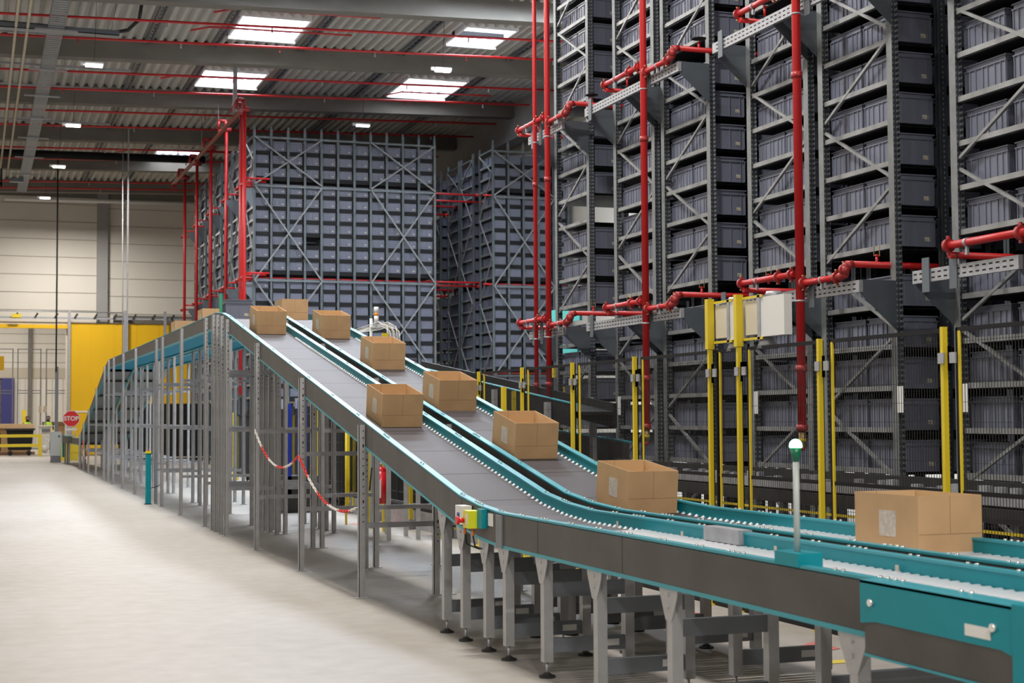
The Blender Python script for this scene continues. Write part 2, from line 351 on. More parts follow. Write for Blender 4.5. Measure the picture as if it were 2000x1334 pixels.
# ---------------------------------------------------------------- conveyors
K = [(0,.965),(9.55,.97),(10.0,.995),(10.45,1.045),(21.15,3.035),(21.6,3.10),(22.15,3.14),(40.7,3.15),(41.9,2.99),(52.2,.99),(57,.98)]
def T(y):
    for (a, b), (c, d) in zip(K[:-1], K[1:]):
        if y <= c: return b + (d-b)*(y-a)/(c-a)
    return K[-1][1]
def YS(a, b): return [a] + [k[0] for k in K if a < k[0] < b] + [b]
LEGS = [13.27,15.9,18.57,20.92,21.4,21.8,22.17,22.93,25.74,28.46,29.44,33.35,36.2,38.74,40.23,41.56,44.36,47.3,49.5,51.3]
FLAT = [10.92,10.46,9.94,9.53,8.82,7.97,7.0,5.3]
def conveyor(xa, xb, label, wa=0, wb=0, y0=3.4):
    """xa..xb: outer faces; wa/wb: widening of the flat near part"""
    fl = lambda y: max(0, min(1, (10.45-y)/.9))
    L = lambda d: (lambda y: xa + d + wa*fl(y)); R = lambda d: (lambda y: xb + d + wb*fl(y))
    t = thing('belt_conveyor', (xa, 9.5, 0), label, 'conveyor', None)
    segs = [3.4, 5.1, 7.55, 8.85, 9.52, 10.4, 13.0, 18.4, 21.9, 28, 34, 40.6, 46.5, 52.2, 56.0]
    for a, b in zip(segs[:-1], segs[1:]):
        if b <= y0: continue
        a = max(a, y0); ys = YS(a+.004, b-.004)
        th = lambda y: .215
        MB().sweep(ys, L(0), L(.012), lambda y: T(y)-.215, lambda y: T(y)-.018).build('side_plate', M['plate'], t)
        MB().sweep(ys, R(-.012), R(0), lambda y: T(y)-.215, lambda y: T(y)-.018).build('side_plate', M['plate'], t)
    for a, b in ((y0, 9.52), (9.52, 10.42), (10.42, 21.9), (21.9, 41), (41, 56)):
        ys = YS(a, b)
        for s0, s1, e0, e1 in ((L(.012), L(.045), L(-.003), L(.052)), (R(-.045), R(-.012), R(-.052), R(.003))):
            r = MB().sweep(ys, s0, s1, lambda y: T(y)-.13, lambda y: T(y)-.012)
            ro = r.build('side_rail', M['teal'], t)
            MB().sweep(ys, e0, e1, lambda y: T(y)-.012, lambda y: T(y)).build('top_flange', M['tealedge'], ro)
            MB().sweep(ys, e0, e1, lambda y: T(y)-.236, lambda y: T(y)-.215).build('bottom_flange', M['tealedge'], ro)
    # belt
    MB().sweep(YS(8.75, 21.6), L(.05), R(-.05), lambda y: T(y)-.12, lambda y: T(y)-.088).build('belt', M['belt'], t)
    MB().sweep(YS(21.62, 41), L(.05), R(-.05), lambda y: T(y)-.12, lambda y: T(y)-.088).build('belt', M['belt'], t)
    MB().sweep(YS(41.02, 56), L(.05), R(-.05), lambda y: T(y)-.12, lambda y: T(y)-.088).build('belt', M['belt'], t)
    MB().sweep(YS(20.6, 41.0), L(.02), R(-.02), lambda y: T(y)-.20, lambda y: T(y)-.19).build('underside_panel', M['tealpan'], t)
    MB().sweep(YS(41.4, 54), L(.03), R(-.03), lambda y: T(y)-.20, lambda y: T(y)-.19).build('underside_panel', M['greypan'], t)
    MB().sweep(YS(10.5, 20.6), L(.02), R(-.02), lambda y: T(y)-.20, lambda y: T(y)-.19).build('underside_panel', M['plate'], t)
    y = 42.5
    while y < 52: MB().box(xa+.02, xb-.02, y, y+.09, T(y)-.26, T(y)-.2).build('cross_member', M['dark'], t); y += 1.9
    y = 4.75 if xa < 3.5 else 3.5
    n = 0
    while y < 8.7:
        rl = MB().tube((L(.05)(y), y, T(y)-.094), (R(-.05)(y), y, T(y)-.094), .024, 8)
        MB.build(rl, 'roller', M['roller'], t); y += .072; n += 1
    # row of small guide wheels along the far guard and bolt heads on the flanges
    g = MB(); y = 8.1
    while y < 19.5:
        g.tube((R(-.045)(y), y, T(y)-.080), (R(-.066)(y), y, T(y)-.095), .013, 6); y += .085
    go = g.build('guide_wheels', M['roller'], t); go['kind'] = 'stuff'
    g = MB()
    for fx in (L(.022), R(-.022)):
        y = 3.7; i = 0
        while y < 21:
            for d in ((0, .06) if i % 3 else (0, .05, .10, .15)):
                g.tube((fx(y+d), y+d, T(y+d)-.002), (fx(y+d), y+d, T(y+d)+.010), .009, 6)
            y += (.42 if y < 10.4 else 1.05); i += 1
    go = g.build('rail_bolts', M['bolt'], t); go['kind'] = 'stuff'
    # supports of the raised part
    for y in LEGS:
        f = thing('support_frame', (xa, y, 0), None, None); f.parent = t; f.location = (0, y-9.5, 0)
        top = T(y)
        for x0, x1, tt in ((xa-.058, xa-.002, top-.03), (xb-.055, xb+.001, top-.225)):
            lg = MB().box(x0, x1, y-.028, y-.022, 0, tt).box(x0, x0+.006, y-.028, y+.028, 0, tt).box(x0, x1, y+.022, y+.028, 0, tt)
            lo = lg.build('leg', M['leg'], f)
            MB().box(x0-.03, x1+.03, y-.06, y+.06, 0, .008).build('base_plate', M['leg'], lo)
            if y < 24:
                s = MB(); z = tt-.05; i = 0
                while z > max(tt-.9, .3):
                    h = .028 if i % 4 == 2 else .010
                    s.box((x0+x1)/2+.006, (x0+x1)/2+.018, y-.0295, y-.028, z-h, z); z -= .062; i += 1
                s.build('slot_row', M['black'], lo)['kind'] = 'stuff'
        z = .62; 
        while z < top-.45:
            MB().box(xa-.002, xb-.05, y-.02, y+.02, z, z+.045).build('crossbar', M['galv'], f)
            z += .58 if y < 17 else .80
    for y in FLAT:
        if y < y0+.2: continue
        f = thing('support_stand', (xa, y, 0), None, None); f.parent = t; f.location = (0, y-9.5, 0)
        xl = L(.045)(y); xr = R(-.10)(y); zb = .095; zt = T(y)-.236
        for i, x in enumerate((xl, xr)):
            lo = MB().box(x-.03, x+.03, y-.03, y+.03, zb, zt).build('leg', M['leg'], f)
            MB().tube((x, y, .02), (x, y, zb), .009, 8).build('threaded_rod', M['galv'], lo)
            MB().tube((x, y, 0), (x, y, .012), .052, 14).tube((x, y, .012), (x, y, .03), .04, 12, .015).build('foot_pad', M['rubber'], lo)
            if i == 0 or True:
                xs = x-.036 if i == 0 else x+.031
                gp = MB().prism([(y-.11, zt+.02), (y+.11, zt+.02), (y+.10, zt-.03), (y+.034, zt-.16), (y-.034, zt-.16), (y-.10, zt-.03)], xs, xs+.005)
                gp.tube((xs-.006, y, zt-.03), (xs+.01, y, zt-.03), .01, 8).tube((xs-.006, y, zt-.09), (xs+.01, y, zt-.09), .01, 8)
                gp.build('gusset_plate', M['leg'], lo)
        for z in (.15, .49):
            co = MB().box(xl+.03, xr-.03, y-.018, y+.018, z, z+.088).build('crossbar', M['crossbar'], f)
            if z < .2:
                MB().box(xr-.17, xr-.07, y-.0195, y-.018, z+.025, z+.065).build('sticker', M['white'], co)
    return t
cA = conveyor(3.30, 3.99, 'near belt conveyor with grey side plates, two rising legs rows and white rollers at its low end', y0=3.4)
cB = conveyor(4.11, 4.79, 'second belt conveyor running parallel behind the near one, carrying most open boxes', .04, .10, y0=3.4)
cA['label'] = 'nearer of the two parallel belt conveyors, descending to shiny rollers at lower right'
cB['label'] = 'farther of the two parallel belt conveyors, carrying seven open cardboard boxes'
# drive cover on the near conveyor
dc = MB().prism([(5.12,.965),(5.12,.80),(5.02,.815),(4.27,.815),(4.2,.80),(4.2,.965)], 3.235, 3.25)
dco = dc.build('drive_cover', M['teal'], cA)
MB().box(3.242, 3.30, 4.2, 5.10, .685, .815).build('lower_cover', M['plate'], cA)
MB().box(3.235, 3.31, 4.2, 5.12, .955, .967).build('cover_top', M['tealedge'], cA)
MB().box(3.228, 3.31, 4.12, 4.2, .60, .975).build('corner_post', M['teal'], cA)
MB().box(3.232, 3.234, 4.32, 4.46, .84, .88).build('sticker', M['white'], cA)
for y in (5.04, 4.30): MB().tube((3.222, y, .885), (3.236, y, .885), .014, 10).build('cover_screw', M['bolt'], cA)
MB().box(3.235, 3.31, 4.2, 5.1, .678, .686).build('cover_edge', M['tealedge'], cA)
for k in range(6): MB().box(3.40+k*.085, 3.45+k*.085, 4.0, 4.72, .885, .895).build('transfer_belt', M['tbelt'], cA)
MB().box(3.915, 3.93, 4.50, 4.58, .90, .935).build('reflector', M['estop'], cA)
# silver joint cover on the far guard of the near conveyor
MB().box(3.912, 3.995, 7.38, 7.80, .90, .979).build('joint_cover', M['galv'], cA)
for y in (9.05, 8.1, 7.0, 5.9): MB().box(3.918, 3.926, y-.008, y+.008, .885, .925).build('sensor', M['paper'], cA)
# grey stiffener plates at the bend
MB().sweep([9.50, 9.62], 3.288, 3.30, lambda y: T(y)-.235, lambda y: T(y)-.02).build('joint_plate', M['crossbar'], cA)

# curved far end loop
lc = thing('curved_conveyor', (3.3, 57, 0), 'low teal-topped conveyor loop beside the grey cabinet at far end', 'conveyor')
mb = MB(); n = 10; pts = []
for i in range(n+1):
    a = PI/2*i/n; pts.append((2.95 + 1.3*math.sin(a)*.0 + .35*(1-math.cos(a)), 57.6 - 2.2*math.sin(a)))
pts = [(3.18, 59.1), (3.15, 58.2), (3.15, 57.2), (3.2, 56.4), (3.30, 56.0)]
for a, b in zip(pts[:-1], pts[1:]): mb.bar((a[0], a[1], .88), (b[0], b[1], .88), .02, .24)
mb.build('side_plate', M['plate'], lc)
mb = MB()
for a, b in zip(pts[:-1], pts[1:]): mb.bar((a[0]+.03, a[1], 1.01), (b[0]+.03, b[1], 1.01), .10, .03)
mb.build('top_flange', M['teal'], lc)
MB().box(3.2, 3.9, 56.1, 59.2, .86, .90).build('belt', M['belt'], lc)
for y in (56.5, 57.5, 58.9):
    for x in (3.24, 3.8): MB().box(x-.025, x+.025, y-.025, y+.025, 0, .86).build('leg', M['crossbar'], lc)
MB().box(3.15, 3.22, 59.1, 59.2, .2, 1.05).build('end_plate', M['teal'], lc)
for k, (x, y) in enumerate(((3.35, 62.2), (3.75, 62.4))):
    for z in (0, .345):
        tag(MB().box(x-.16, x+.16, y-.25, y+.25, z, z+.33).box(x-.18, x+.18, y-.27, y+.27, z+.30, z+.34).build('yellow_crate', M['yellow']),
            ('upper ' if z > .1 else 'lower ')+'yellow crate of the '+('left' if k == 0 else 'right')+' pair behind the far conveyor loop', 'crate', 'yellow crates behind the loop')

# ---------------------------------------------------------------- boxes
def cardbox(name, w, d, h, label):
    t = thing(name, (0,0,0), label, 'cardboard box', None); e = .005
    o = MB().box(-w/2, w/2, -d/2, d/2, 0, e)
    o.box(-w/2, -w/2+e, -d/2, d/2, e, h).box(w/2-e, w/2, -d/2, d/2, e, h)
    o.box(-w/2+e, w/2-e, -d/2, -d/2+e, e, h).box(-w/2+e, w/2-e, d/2-e, d/2, e, h)
    o.build('shell', M['card'], t)
    i = MB().box(-w/2+e, -w/2+e+.002, -d/2+e, d/2-e, e, h-.001).box(w/2-e-.002, w/2-e, -d/2+e, d/2-e, e, h-.001)
    i.box(-w/2+e, w/2-e, d/2-e-.002, d/2-e, e, h-.001).box(-w/2+e, w/2-e, -d/2+e, -d/2+e+.002, e, h-.001).box(-w/2+e, w/2-e, -d/2+e, d/2-e, e, e+.002)
    i.build('lining', M['cardin'], t)
    c = MB().box(-.001, .001, -d/2-.0006, -d/2, h*.36, h).box(-w/2+.004, w/2-.004, -d/2-.0006, -d/2, h*.355, h*.362)
    c.box(-.06, -.058, d/2-e-.003, d/2-e-.002, h*.3, h)
    c.build('crease', M['crease'], t)
    MB().box(-w/2-.001, -w/2, -d*.16, d*.10, h*.28, h*.72).build('shipping_label', M['paper'], t)
    return t
proto = cardbox('cardboard_box', .385, .585, .305, '')
def put(xc, yf, label, first=[True], tilt=None, h=.088):
    # front bottom edge at yf on the belt
    y1 = yf + .29
    sl = (T(yf+.4) - T(yf+.1))/.3 if tilt is None else tilt
    a = math.atan(sl)
    o = proto if first[0] else None
    loc = (xc, yf + .2925*math.cos(a), T(yf+.01) - h + .2925*math.sin(a) + .001)
    if first[0]:
        proto.location = loc; proto.rotation_euler = (a,0,0); proto['label'] = label; first[0] = False; o = proto
    else: o = dup(proto, loc, label, (a,0,0))
    o['group'] = 'open cardboard boxes riding the two conveyors'
    return o
put(3.69, 13.43, 'open cardboard box midway down the near conveyor')
put(3.685, 19.85, 'open cardboard box just below the crest of the near conveyor')
put(3.62, 24.4, 'cardboard box on the near conveyor beyond the crest, left of the grey tote')
put(3.58, 27.6, 'cardboard box peeping over the near conveyor rail, leftmost of all boxes')
put(4.43, 22.0, 'farthest open box on the far conveyor, standing at the crest')
put(4.46, 19.48, 'second open box from the crest on the far conveyor')
put(4.475, 16.86, 'third open box from the crest on the far conveyor, below the beacon')
put(4.472, 14.23, 'fourth open box from the crest on the far conveyor')
put(4.46, 12.0, 'open box on the lower slope of the far conveyor, under the red pipes')
put(4.582, 9.94, 'open box at the foot of the slope on the far conveyor')
put(4.71, 6.60, 'largest nearest cardboard box at lower right on the rollers', tilt=0)

# ---------------------------------------------------------------- totes
def tote_mb(mb, x, y, z, w=.40, d=.57, h=.295, ribs=True):
    # hollow open crate, origin at bottom centre
    a, b, e = w/2, d/2, .012; t = .012
    mb.box(x-a+t, x+a-t, y-b+t, y+b-t, z, z+.012)
    mb.box(x-a+t, x-a+t+.004, y-b+t, y+b-t, z, z+h).box(x+a-t-.004, x+a-t, y-b+t, y+b-t, z, z+h)
    mb.box(x-a+t, x+a-t, y-b+t, y-b+t+.004, z, z+h).box(x-a+t, x+a-t, y+b-t-.004, y+b-t, z, z+h)
    for zz, hh in ((h-.012, .012), (h-.055, .010)):
        mb.box(x-a, x+a, y-b, y-b+t, z+zz, z+zz+hh).box(x-a, x+a, y+b-t, y+b, z+zz, z+zz+hh)
        mb.box(x-a, x-a+t, y-b+t, y+b-t, z+zz, z+zz+hh).box(x+a-t, x+a, y-b+t, y+b-t, z+zz, z+zz+hh)
    mb.box(x-a+.02, x+a-.02, y-b+.004, y-b+t, z+.004, z+.016)
    if ribs:
        for k in (-.5, -.36, -.12, 0, .12, .36, .5):
            xx = x + k*(w-.03)
            if abs(k) in (0, .5, .36): mb.box(xx-.004, xx+.004, y-b+.003, y-b+t, z+.01, z+h-.045)
        for k in (-.5, -.38, -.24, -.06, .06, .24, .38, .5):
            yy = y + k*(d-.03)
            mb.box(x-a+.003, x-a+t, yy-.005, yy+.005, z+.01, z+h-.045)
    return mb
tp = thing('storage_tote', (0,0,0), '', 'tote')
tote_mb(MB(), 0, 0, 0).build('body', M['tote'], tp)
MB().box(.075, .145, -.276, -.274, .055, .095).build('tag', M['tagm'], tp)
NT = [0]
def tote(x, y, z, label, group):
    NT[0] += 1
    if NT[0] == 1:
        tp.location = (x, y, z); tp['label'] = label; tp['group'] = group; return tp
    o = dup(tp, (x, y, z), label); o['group'] = group; return o
tt_ = tote(3.67, 22.62, T(22.5)-.087, 'grey tote riding over the crest of the near conveyor', 'grey totes on conveyors')
gt = MB().box(3.405, 3.445, 22.5, 22.53, T(22.5)-.012, T(22.5)+.30).build('guide_strip', M['greentote']); tag(gt, 'upright green strip just left of the grey tote at the crest', 'strip')

# ---------------------------------------------------------------- racks
LV = [1.099+.3835*k for k in range(5)] + [3.185+.3835*k for k in range(7)] + [6.04+.3835*k for k in range(7)] + [8.86+.3835*k for k in range(3)]
PZ = .52
ORD = ['lowest','second','third','fourth','fifth','sixth','seventh','eighth','ninth','tenth','eleventh','twelfth','thirteenth','fourteenth','fifteenth','sixteenth','seventeenth','eighteenth','nineteenth','twentieth','twenty-first','twenty-second','twenty-third']
def rack(x0, frames, label, ncol, zmax, tname, top=10.15, indiv=True, cols_fill=3, brackets=True, zmin=0.0, skip=()):
    t = thing('storage_rack', (x0, frames[0][0], 0), label, 'rack')
    lv = [z for z in LV if zmin < z < zmax]; ST = MB()
    for fi, (y0, y1, ph) in enumerate(frames):           # y0 near, y1 far
        for k in range(ncol+1):
            x = x0 + k*PZ
            for y in (y0, y1):
                u = MB()
                u.box(x-.035, x+.035, y-.004, y+.004, 0, top).box(x-.035, x-.031, y-.04, y+.04, 0, top).box(x+.031, x+.035, y-.04, y+.04, 0, top)
                uo = u.build('upright', M['perf'], t)
                if k == 0:
                    MB().box(x-.040, x-.035, y-.045, y+.045, 0, top).build('end_profile', M['rack'], uo)
        # zig-zag bracing in the end plane
        zb = .26; s = ph
        while zb < min(zmax+1.2, top-.7):
            a, b = (y1-.05, y0+.05) if s == 0 else (y0+.05, y1-.05)
            MB().bar((x0-.01, a, zb+.06), (x0-.01, b, zb+.66), .028, .028).build('diagonal_brace', M['beam'], t)
            zb += .6975; s = 1-s
        for z in lv:
            MB().box(x0-.02, x0+.02, y0+.045, y1-.045, z-.045, z+.002).build('shelf_beam', M['beam'], t)
        s2 = MB()
        for z in lv:
            s2.box(x0+.03, x0+cols_fill*PZ, y0+.05, y1-.05, z-.052, z-.046)  # black sheet stands in for the shade beneath each level
            for k in range(1, cols_fill+1):
                x = x0 + k*PZ
                s2.box(x-.07, x-.035, y0+.05, y1-.05, z-.045, z-.03).box(x+.035, x+.07, y0+.05, y1-.05, z-.045, z-.03)
        so = s2.build('inner_rails_and_shade', M['black'], t); so['kind'] = 'stuff'
        for li, z in enumerate(lv):
            if li in skip: continue
            for di, y in enumerate((y0+.312, y1-.312)):
                if indiv:
                    side = ('front' if di == 0 else 'rear') + (' bay' if len(frames) == 1 else (' bay, near frame' if fi == 0 else ' bay, far frame'))
                    tote(x0+PZ/2, y, z-.028, 'grey tote in %s, %s level, %s' % (tname, ORD[li], side), 'grey totes in the rack ends')
                else: tote_mb(ST, x0+PZ/2, y, z-.028, ribs=False)
                for k in range(1, cols_fill): tote_mb(ST, x0+PZ/2+k*PZ, y, z-.028, ribs=False)
                ST.box(x0+.1+cols_fill*PZ, 17, y-.30, y+.30, z-.045, z+.335)  # added filler, made tall to block light leaking through the rack
    if brackets:
        ya, yb = frames[0][0], frames[-1][1]
        for zc in (2.77, 5.60, 8.40):
            if zc > zmax + .6: continue
            ch = MB().box(x0-.44, x0-.40, ya-.06, yb+.06, zc-.055, zc+.055).build('slotted_channel', M['galv'], t)
            sl = MB(); y = ya
            while y < yb:
                for dz in (-.022, .022): sl.box(x0-.4415, x0-.44, y, y+.045, zc+dz-.006, zc+dz+.006)
                y += .085
            so = sl.build('slots', M['black'], ch); so['kind'] = 'stuff'
            for (y0, y1, ph) in frames:
                for y in (y0-.045, y1+.045):
                    MB().prism([(x0-.42, zc+.06), (x0-.42, zc-.07), (x0-.04, zc-.40), (x0-.04, zc+.06)], y-.003, y+.003, 'y').build('bracket_plate', M['bracket'], t)
            for y in (ya+.75, yb-.15):
                MB().box(x0-.455, x0-.445, y-.05, y+.05, zc-.14, zc+.15).build('hanger_plate', M['bracket'], t)
    so = ST.build('storage_tote', M['tote']); tag(so, 'inner grey totes and added light-blocking filler deep inside '+tname, 'totes', kind='stuff')
    return t
r4 = rack(8.0, [(9.72,11.0,1)], 'dark rack at the right edge, nearest of the stepped rack ends', 6, 6.0, 'rack at right edge')
r3 = rack(8.0, [(11.95,13.17,0),(13.45,14.66,1)], 'double rack end behind the red pipe and the green lamp', 4, 6.9, 'rack behind green lamp')
r2 = rack(8.0, [(15.63,16.86,0),(17.14,18.34,1)], 'double rack end beside the middle red pipe', 4, 8.3, 'rack at middle red pipe')
r1 = rack(8.0, [(19.28,20.50,0)], 'single rack end beside the pair of red pipes', 4, 9.3, 'rack by twin red pipes', skip=(8,))
for o in r4.children_recursive: pass
for yy in (11.0, 14.66, 18.34):
    zz = 1.72
    for rk in (r4, r3, r2):
        pass
# small white location signs on rack posts
for rk, y in ((r4, 11.0), (r3, 14.66), (r3, 11.95), (r2, 18.34), (r1, 19.28)):
    MB().box(7.948, 7.955, y-.14, y-.05, 1.62, 1.86).build('location_sign', M['white'], rk)

def far_block(x0, ncol, label, front, tname, rows, n_ind, left=True):
    lv = [z for z in LV if z > 2.2]; STUFF = MB()
    t = thing('storage_rack', (x0, front, 0), label, 'rack'); y0, y1 = front, front+1.29; top = 10.12
    for k in range(ncol+1):
        x = x0 + k*.51
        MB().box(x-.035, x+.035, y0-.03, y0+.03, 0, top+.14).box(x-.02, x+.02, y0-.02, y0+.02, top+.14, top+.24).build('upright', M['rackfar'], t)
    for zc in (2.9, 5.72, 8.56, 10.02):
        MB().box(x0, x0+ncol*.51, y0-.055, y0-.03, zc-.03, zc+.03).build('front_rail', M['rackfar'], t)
    zs = [(10.02, 8.6), (8.56, 5.72), (5.72, 2.9)]
    for xa in ([0, 7] if ncol > 8 else [0]):
        for z1, z0 in zs:
            xl, xr = x0+xa*.51, x0+min(ncol, xa+4)*.51
            MB().bar((xl, y0-.075, z0), (xr, y0-.075, z1), .045, .045).build('cross_brace', M['rack'], t)
            MB().bar((xl, y0-.095, z1), (xr, y0-.095, z0), .045, .045).build('cross_brace', M['rack'], t)
    net = MB(); x = x0
    while x < x0+ncol*.51: net.box(x-.0015, x+.0015, y0-.052, y0-.049, 2.3, 10); x += .06
    z = 2.3
    while z < 10: net.box(x0, x0+ncol*.51, y0-.052, y0-.049, z-.0015, z+.0015); z += .06
    net.build('wire_net', M['black'], t)['kind'] = 'stuff'
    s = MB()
    for z in lv: s.box(x0+.04, x0+ncol*.51-.04, y0+.03, y1, z-.125, z-.0)  # thick black bands stand in for the shade between tote rows
    s.build('shelf_shade_bands', M['black'], t)['kind'] = 'stuff'
    red = MB()
    for zc in (2.98, 5.80, 8.62): red.tube((x0-.3, y0+.12, zc), (x0+ncol*.51, y0+.12, zc), .03, 8)
    tag(red.build('sprinkler_pipe', M['red']), 'dark red pipes running through the levels of '+tname, 'pipe')
    cnt = 0
    for li in range(len(lv)-1, -1, -1):
        for k in range(ncol):
            if ncol > 8 and k == 3 and abs(lv[li]-(6.04+.3835*2)) < .01: continue
            xx = x0+(k+.5)*.51; zz = lv[li]+.001
            if cnt < n_ind:
                tote(xx, y0+.33, zz, 'grey tote in %s, column %d from left, row %d from top' % (tname, k+1, len(lv)-li), 'totes behind the netting of the far racks'); cnt += 1
            else: tote_mb(STUFF, xx, y0+.33, zz, ribs=False)
            if k in (0,): tote_mb(STUFF, xx, y0+.95, zz, ribs=False)
            elif True:
                STUFF.box(xx-.2, xx+.2, y0+.66, y0+1.2, zz, zz+.3)
    # end frames of this row and the rows behind
    fr = [(y0, y1)] + rows
    for fi, (a, b) in enumerate(fr):
        if fi == 0: p = t
        else: p = thing('storage_rack', (x0, a, 0), 'rack row %s behind the netted front of %s' % (ORD[fi], tname), 'rack', 'rack rows behind '+tname)
        for y in (a, b):
            if fi == 0 and y == a: continue
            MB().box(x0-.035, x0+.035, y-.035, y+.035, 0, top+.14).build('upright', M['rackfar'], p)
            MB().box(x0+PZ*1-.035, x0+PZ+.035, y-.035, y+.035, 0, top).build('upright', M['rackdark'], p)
        z = 2.6; sgn = fi % 2
        while z < top-.7:
            q = (a+.04, b-.04) if sgn else (b-.04, a+.04)
            MB().bar((x0-.04, q[0], z), (x0-.04, q[1], min(z+1.3, top-.1)), .035, .035).build('diagonal_brace', M['beam'], p)
            z += 1.35; sgn = 1-sgn
        MB().bar((x0, a, top-.05), (x0, b, top-.05), .05, .05).build('top_rail', M['rackfar'], p)
        for z in lv: MB().box(x0-.02, x0+.04, a+.04, b-.04, z-.06, z).build('shelf_beam', M['beam'], p)
        if fi:
            for z in lv:
                for y in (a+.33, b-.33): tote_mb(STUFF, x0+.26, y, z, ribs=False)
                STUFF.box(x0+.55, x0+ncol*.51, a+.1, b-.1, z, z+.3)
        for zc in (5.60, 8.40):
            if left:
                MB().prism([(x0-.42, zc+.06), (x0-.42, zc-.07), (x0-.04, zc-.50), (x0-.04, zc+.06)], a-.003, a+.003, 'y').build('bracket_plate', M['bracket'], p)
    so = STUFF.build('storage_tote', M['tote']); tag(so, 'remaining grey totes filling '+tname, 'totes', kind='stuff')
    return t
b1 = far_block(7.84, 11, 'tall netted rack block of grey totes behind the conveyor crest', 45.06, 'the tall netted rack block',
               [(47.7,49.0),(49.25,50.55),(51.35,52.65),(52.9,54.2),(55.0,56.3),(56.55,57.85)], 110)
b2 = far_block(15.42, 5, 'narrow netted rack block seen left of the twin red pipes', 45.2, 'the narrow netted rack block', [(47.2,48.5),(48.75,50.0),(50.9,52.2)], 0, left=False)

# red pipes between the blocks
for i, (z, y, xa) in enumerate(((8.80,46.6,15.3),(8.62,46.9,15.6),(8.78,49.3,15.4),(8.60,50.0,15.3),(8.5,51.5,15.2),(5.95,46.6,15.4),(5.85,46.8,15.4),(5.95,49.6,15.4),(5.80,50.4,15.3))):
    tag(MB().tube((13.2, y, z), (xa+.2, y, z), .032, 8).tube((xa, y, z), (xa+.12, y, z), .055, 8).build('sprinkler_pipe', M['red']),
        '%s red pipe of the %s set bridging the gap between the two far blocks' % (ORD[i] if i < 5 else ORD[i-5], 'upper' if i < 5 else 'lower'), 'pipe', 'red pipes bridging the far blocks')

# ---------------------------------------------------------------- red risers
def riser(y, r, zlo, zones, label, arms=True, x=7.5, ztop=12.0):
    t = thing('sprinkler_riser', (x, y, zlo), label, 'pipe')
    MB().tube((x, y, zlo+.2), (x, y, ztop), r, 16).build('pipe', M['red'], t)
    for z in (zlo+.22, 2.05, 4.9, 7.9):
        cz = MB().tube((x, y, z-.03), (x, y, z+.03), r*1.28, 16).box(x-.012, x+.012, y-r*1.7, y+r*1.7, z-.02, z+.02)
        cz.build('coupling', M['redc'], t)
    MB().tube((x, y, zlo+.04), (x, y, zlo+.2), r*.8, 12).build('drain_valve', M['brass'], t)
    MB().tube((x, y, zlo+.09), (x, y, zlo+.12), r*.84, 12).build('valve_band', M['yellow'], t)
    MB().tube((x, y, zlo), (x, y, zlo+.04), r*.55, 10, r*.75).build('plug', M['redc'], t)
    if arms:
        q = .031
        for z in zones:
            a = MB().path([(x, y, z), (x, y-.74, z)], q, 12).build('branch_pipe', M['red'], t)
            e = MB().path([(x, y-.70, z), (x, y-.80, z+.015), (x, y-.82, z+.09), (x+.07, y-.82, z+.11)], q*1.25, 12)
            e.build('elbow', M['redc'], t)
            MB().tube((x, y-.82, z+.11), (x+1.9, y-.82, z+.11), q, 12).build('branch_pipe', M['red'], t)
            b = MB().path([(x, y+.10, z+.10), (x, y+1.2, z+.10)], q, 12).build('branch_pipe', M['red'], t)
            MB().tube((x, y+1.15, z+.03), (x+1.9, y+1.15, z+.03), q*.9, 12).build('branch_pipe', M['red'], t)
            for cy, zz in ((-.07, z), (-.66, z), (-.79, z+.06), (.16, z+.1), (.42, z+.1), (1.18, z+.1)):
                c = MB().tube((x, y+cy-.018, zz), (x, y+cy+.018, zz), q*1.7, 14).box(x-.01, x+.01, y+cy-.014, y+cy+.014, zz-q*2.4, zz+q*2.4)
                co = c.build('coupling', M['redc'], t)
                bt = MB()
                for dz in (-2.2, 2.2): bt.tube((x-.02, y+cy, zz+dz*q), (x+.02, y+cy, zz+dz*q), .008, 6)
                bt.build('bolt', M['brass'], co)
            for bx, by in ((.33, -.82), (.3, 1.15)):
                st = MB().tube((x+bx, y+by, z+.10), (x+bx, y+by, z+.19), .014, 8).tube((x+bx, y+by, z+.19), (x+bx, y+by, z+.205), .02, 8).build('valve_stem', M['red'], t)
                if z > 4: MB().tube((x+bx, y+by, z+.235), (x+bx, y+by, z+.245), .085, 16).build('handwheel', M['black'], st)
                else: MB().bar((x+bx-.03, y+by, z+.19), (x+bx-.03, y+by, z+.29), .006, .006).bar((x+bx+.03, y+by, z+.19), (x+bx+.03, y+by, z+.29), .006, .006).build('sprinkler_guard', M['brass'], st)
            for cy, zz in ((.85, z+.1), (-.4, z)):
                MB().tube((x, y+cy-.012, zz), (x, y+cy+.012, zz), q*1.2, 12).box(x-.012, x+.012, y+cy-.012, y+cy+.012, zz-.09, zz).build('clamp', M['galv'], t)
    for z in (2.7, 5.5):
        MB().tube((x, y, z-.008), (x, y, z+.008), r*1.12, 14).box(x, x+.08, y-.01, y+.01, z-.008, z+.008).build('clamp', M['galv'], t)
    return t
riser(12.83, .043, 1.26, (2.87, 5.70), 'thick red riser pipe in front of the rack behind the green lamp')
riser(16.40, .041, 1.26, (2.87, 5.70), 'middle red riser pipe with horizontal branches at two heights')
riser(19.62, .040, 1.10, (2.87, 5.70), 'thicker right pipe of the twin red risers')
riser(20.12, .030, 1.10, (), 'thinner left pipe of the twin red risers', arms=False)
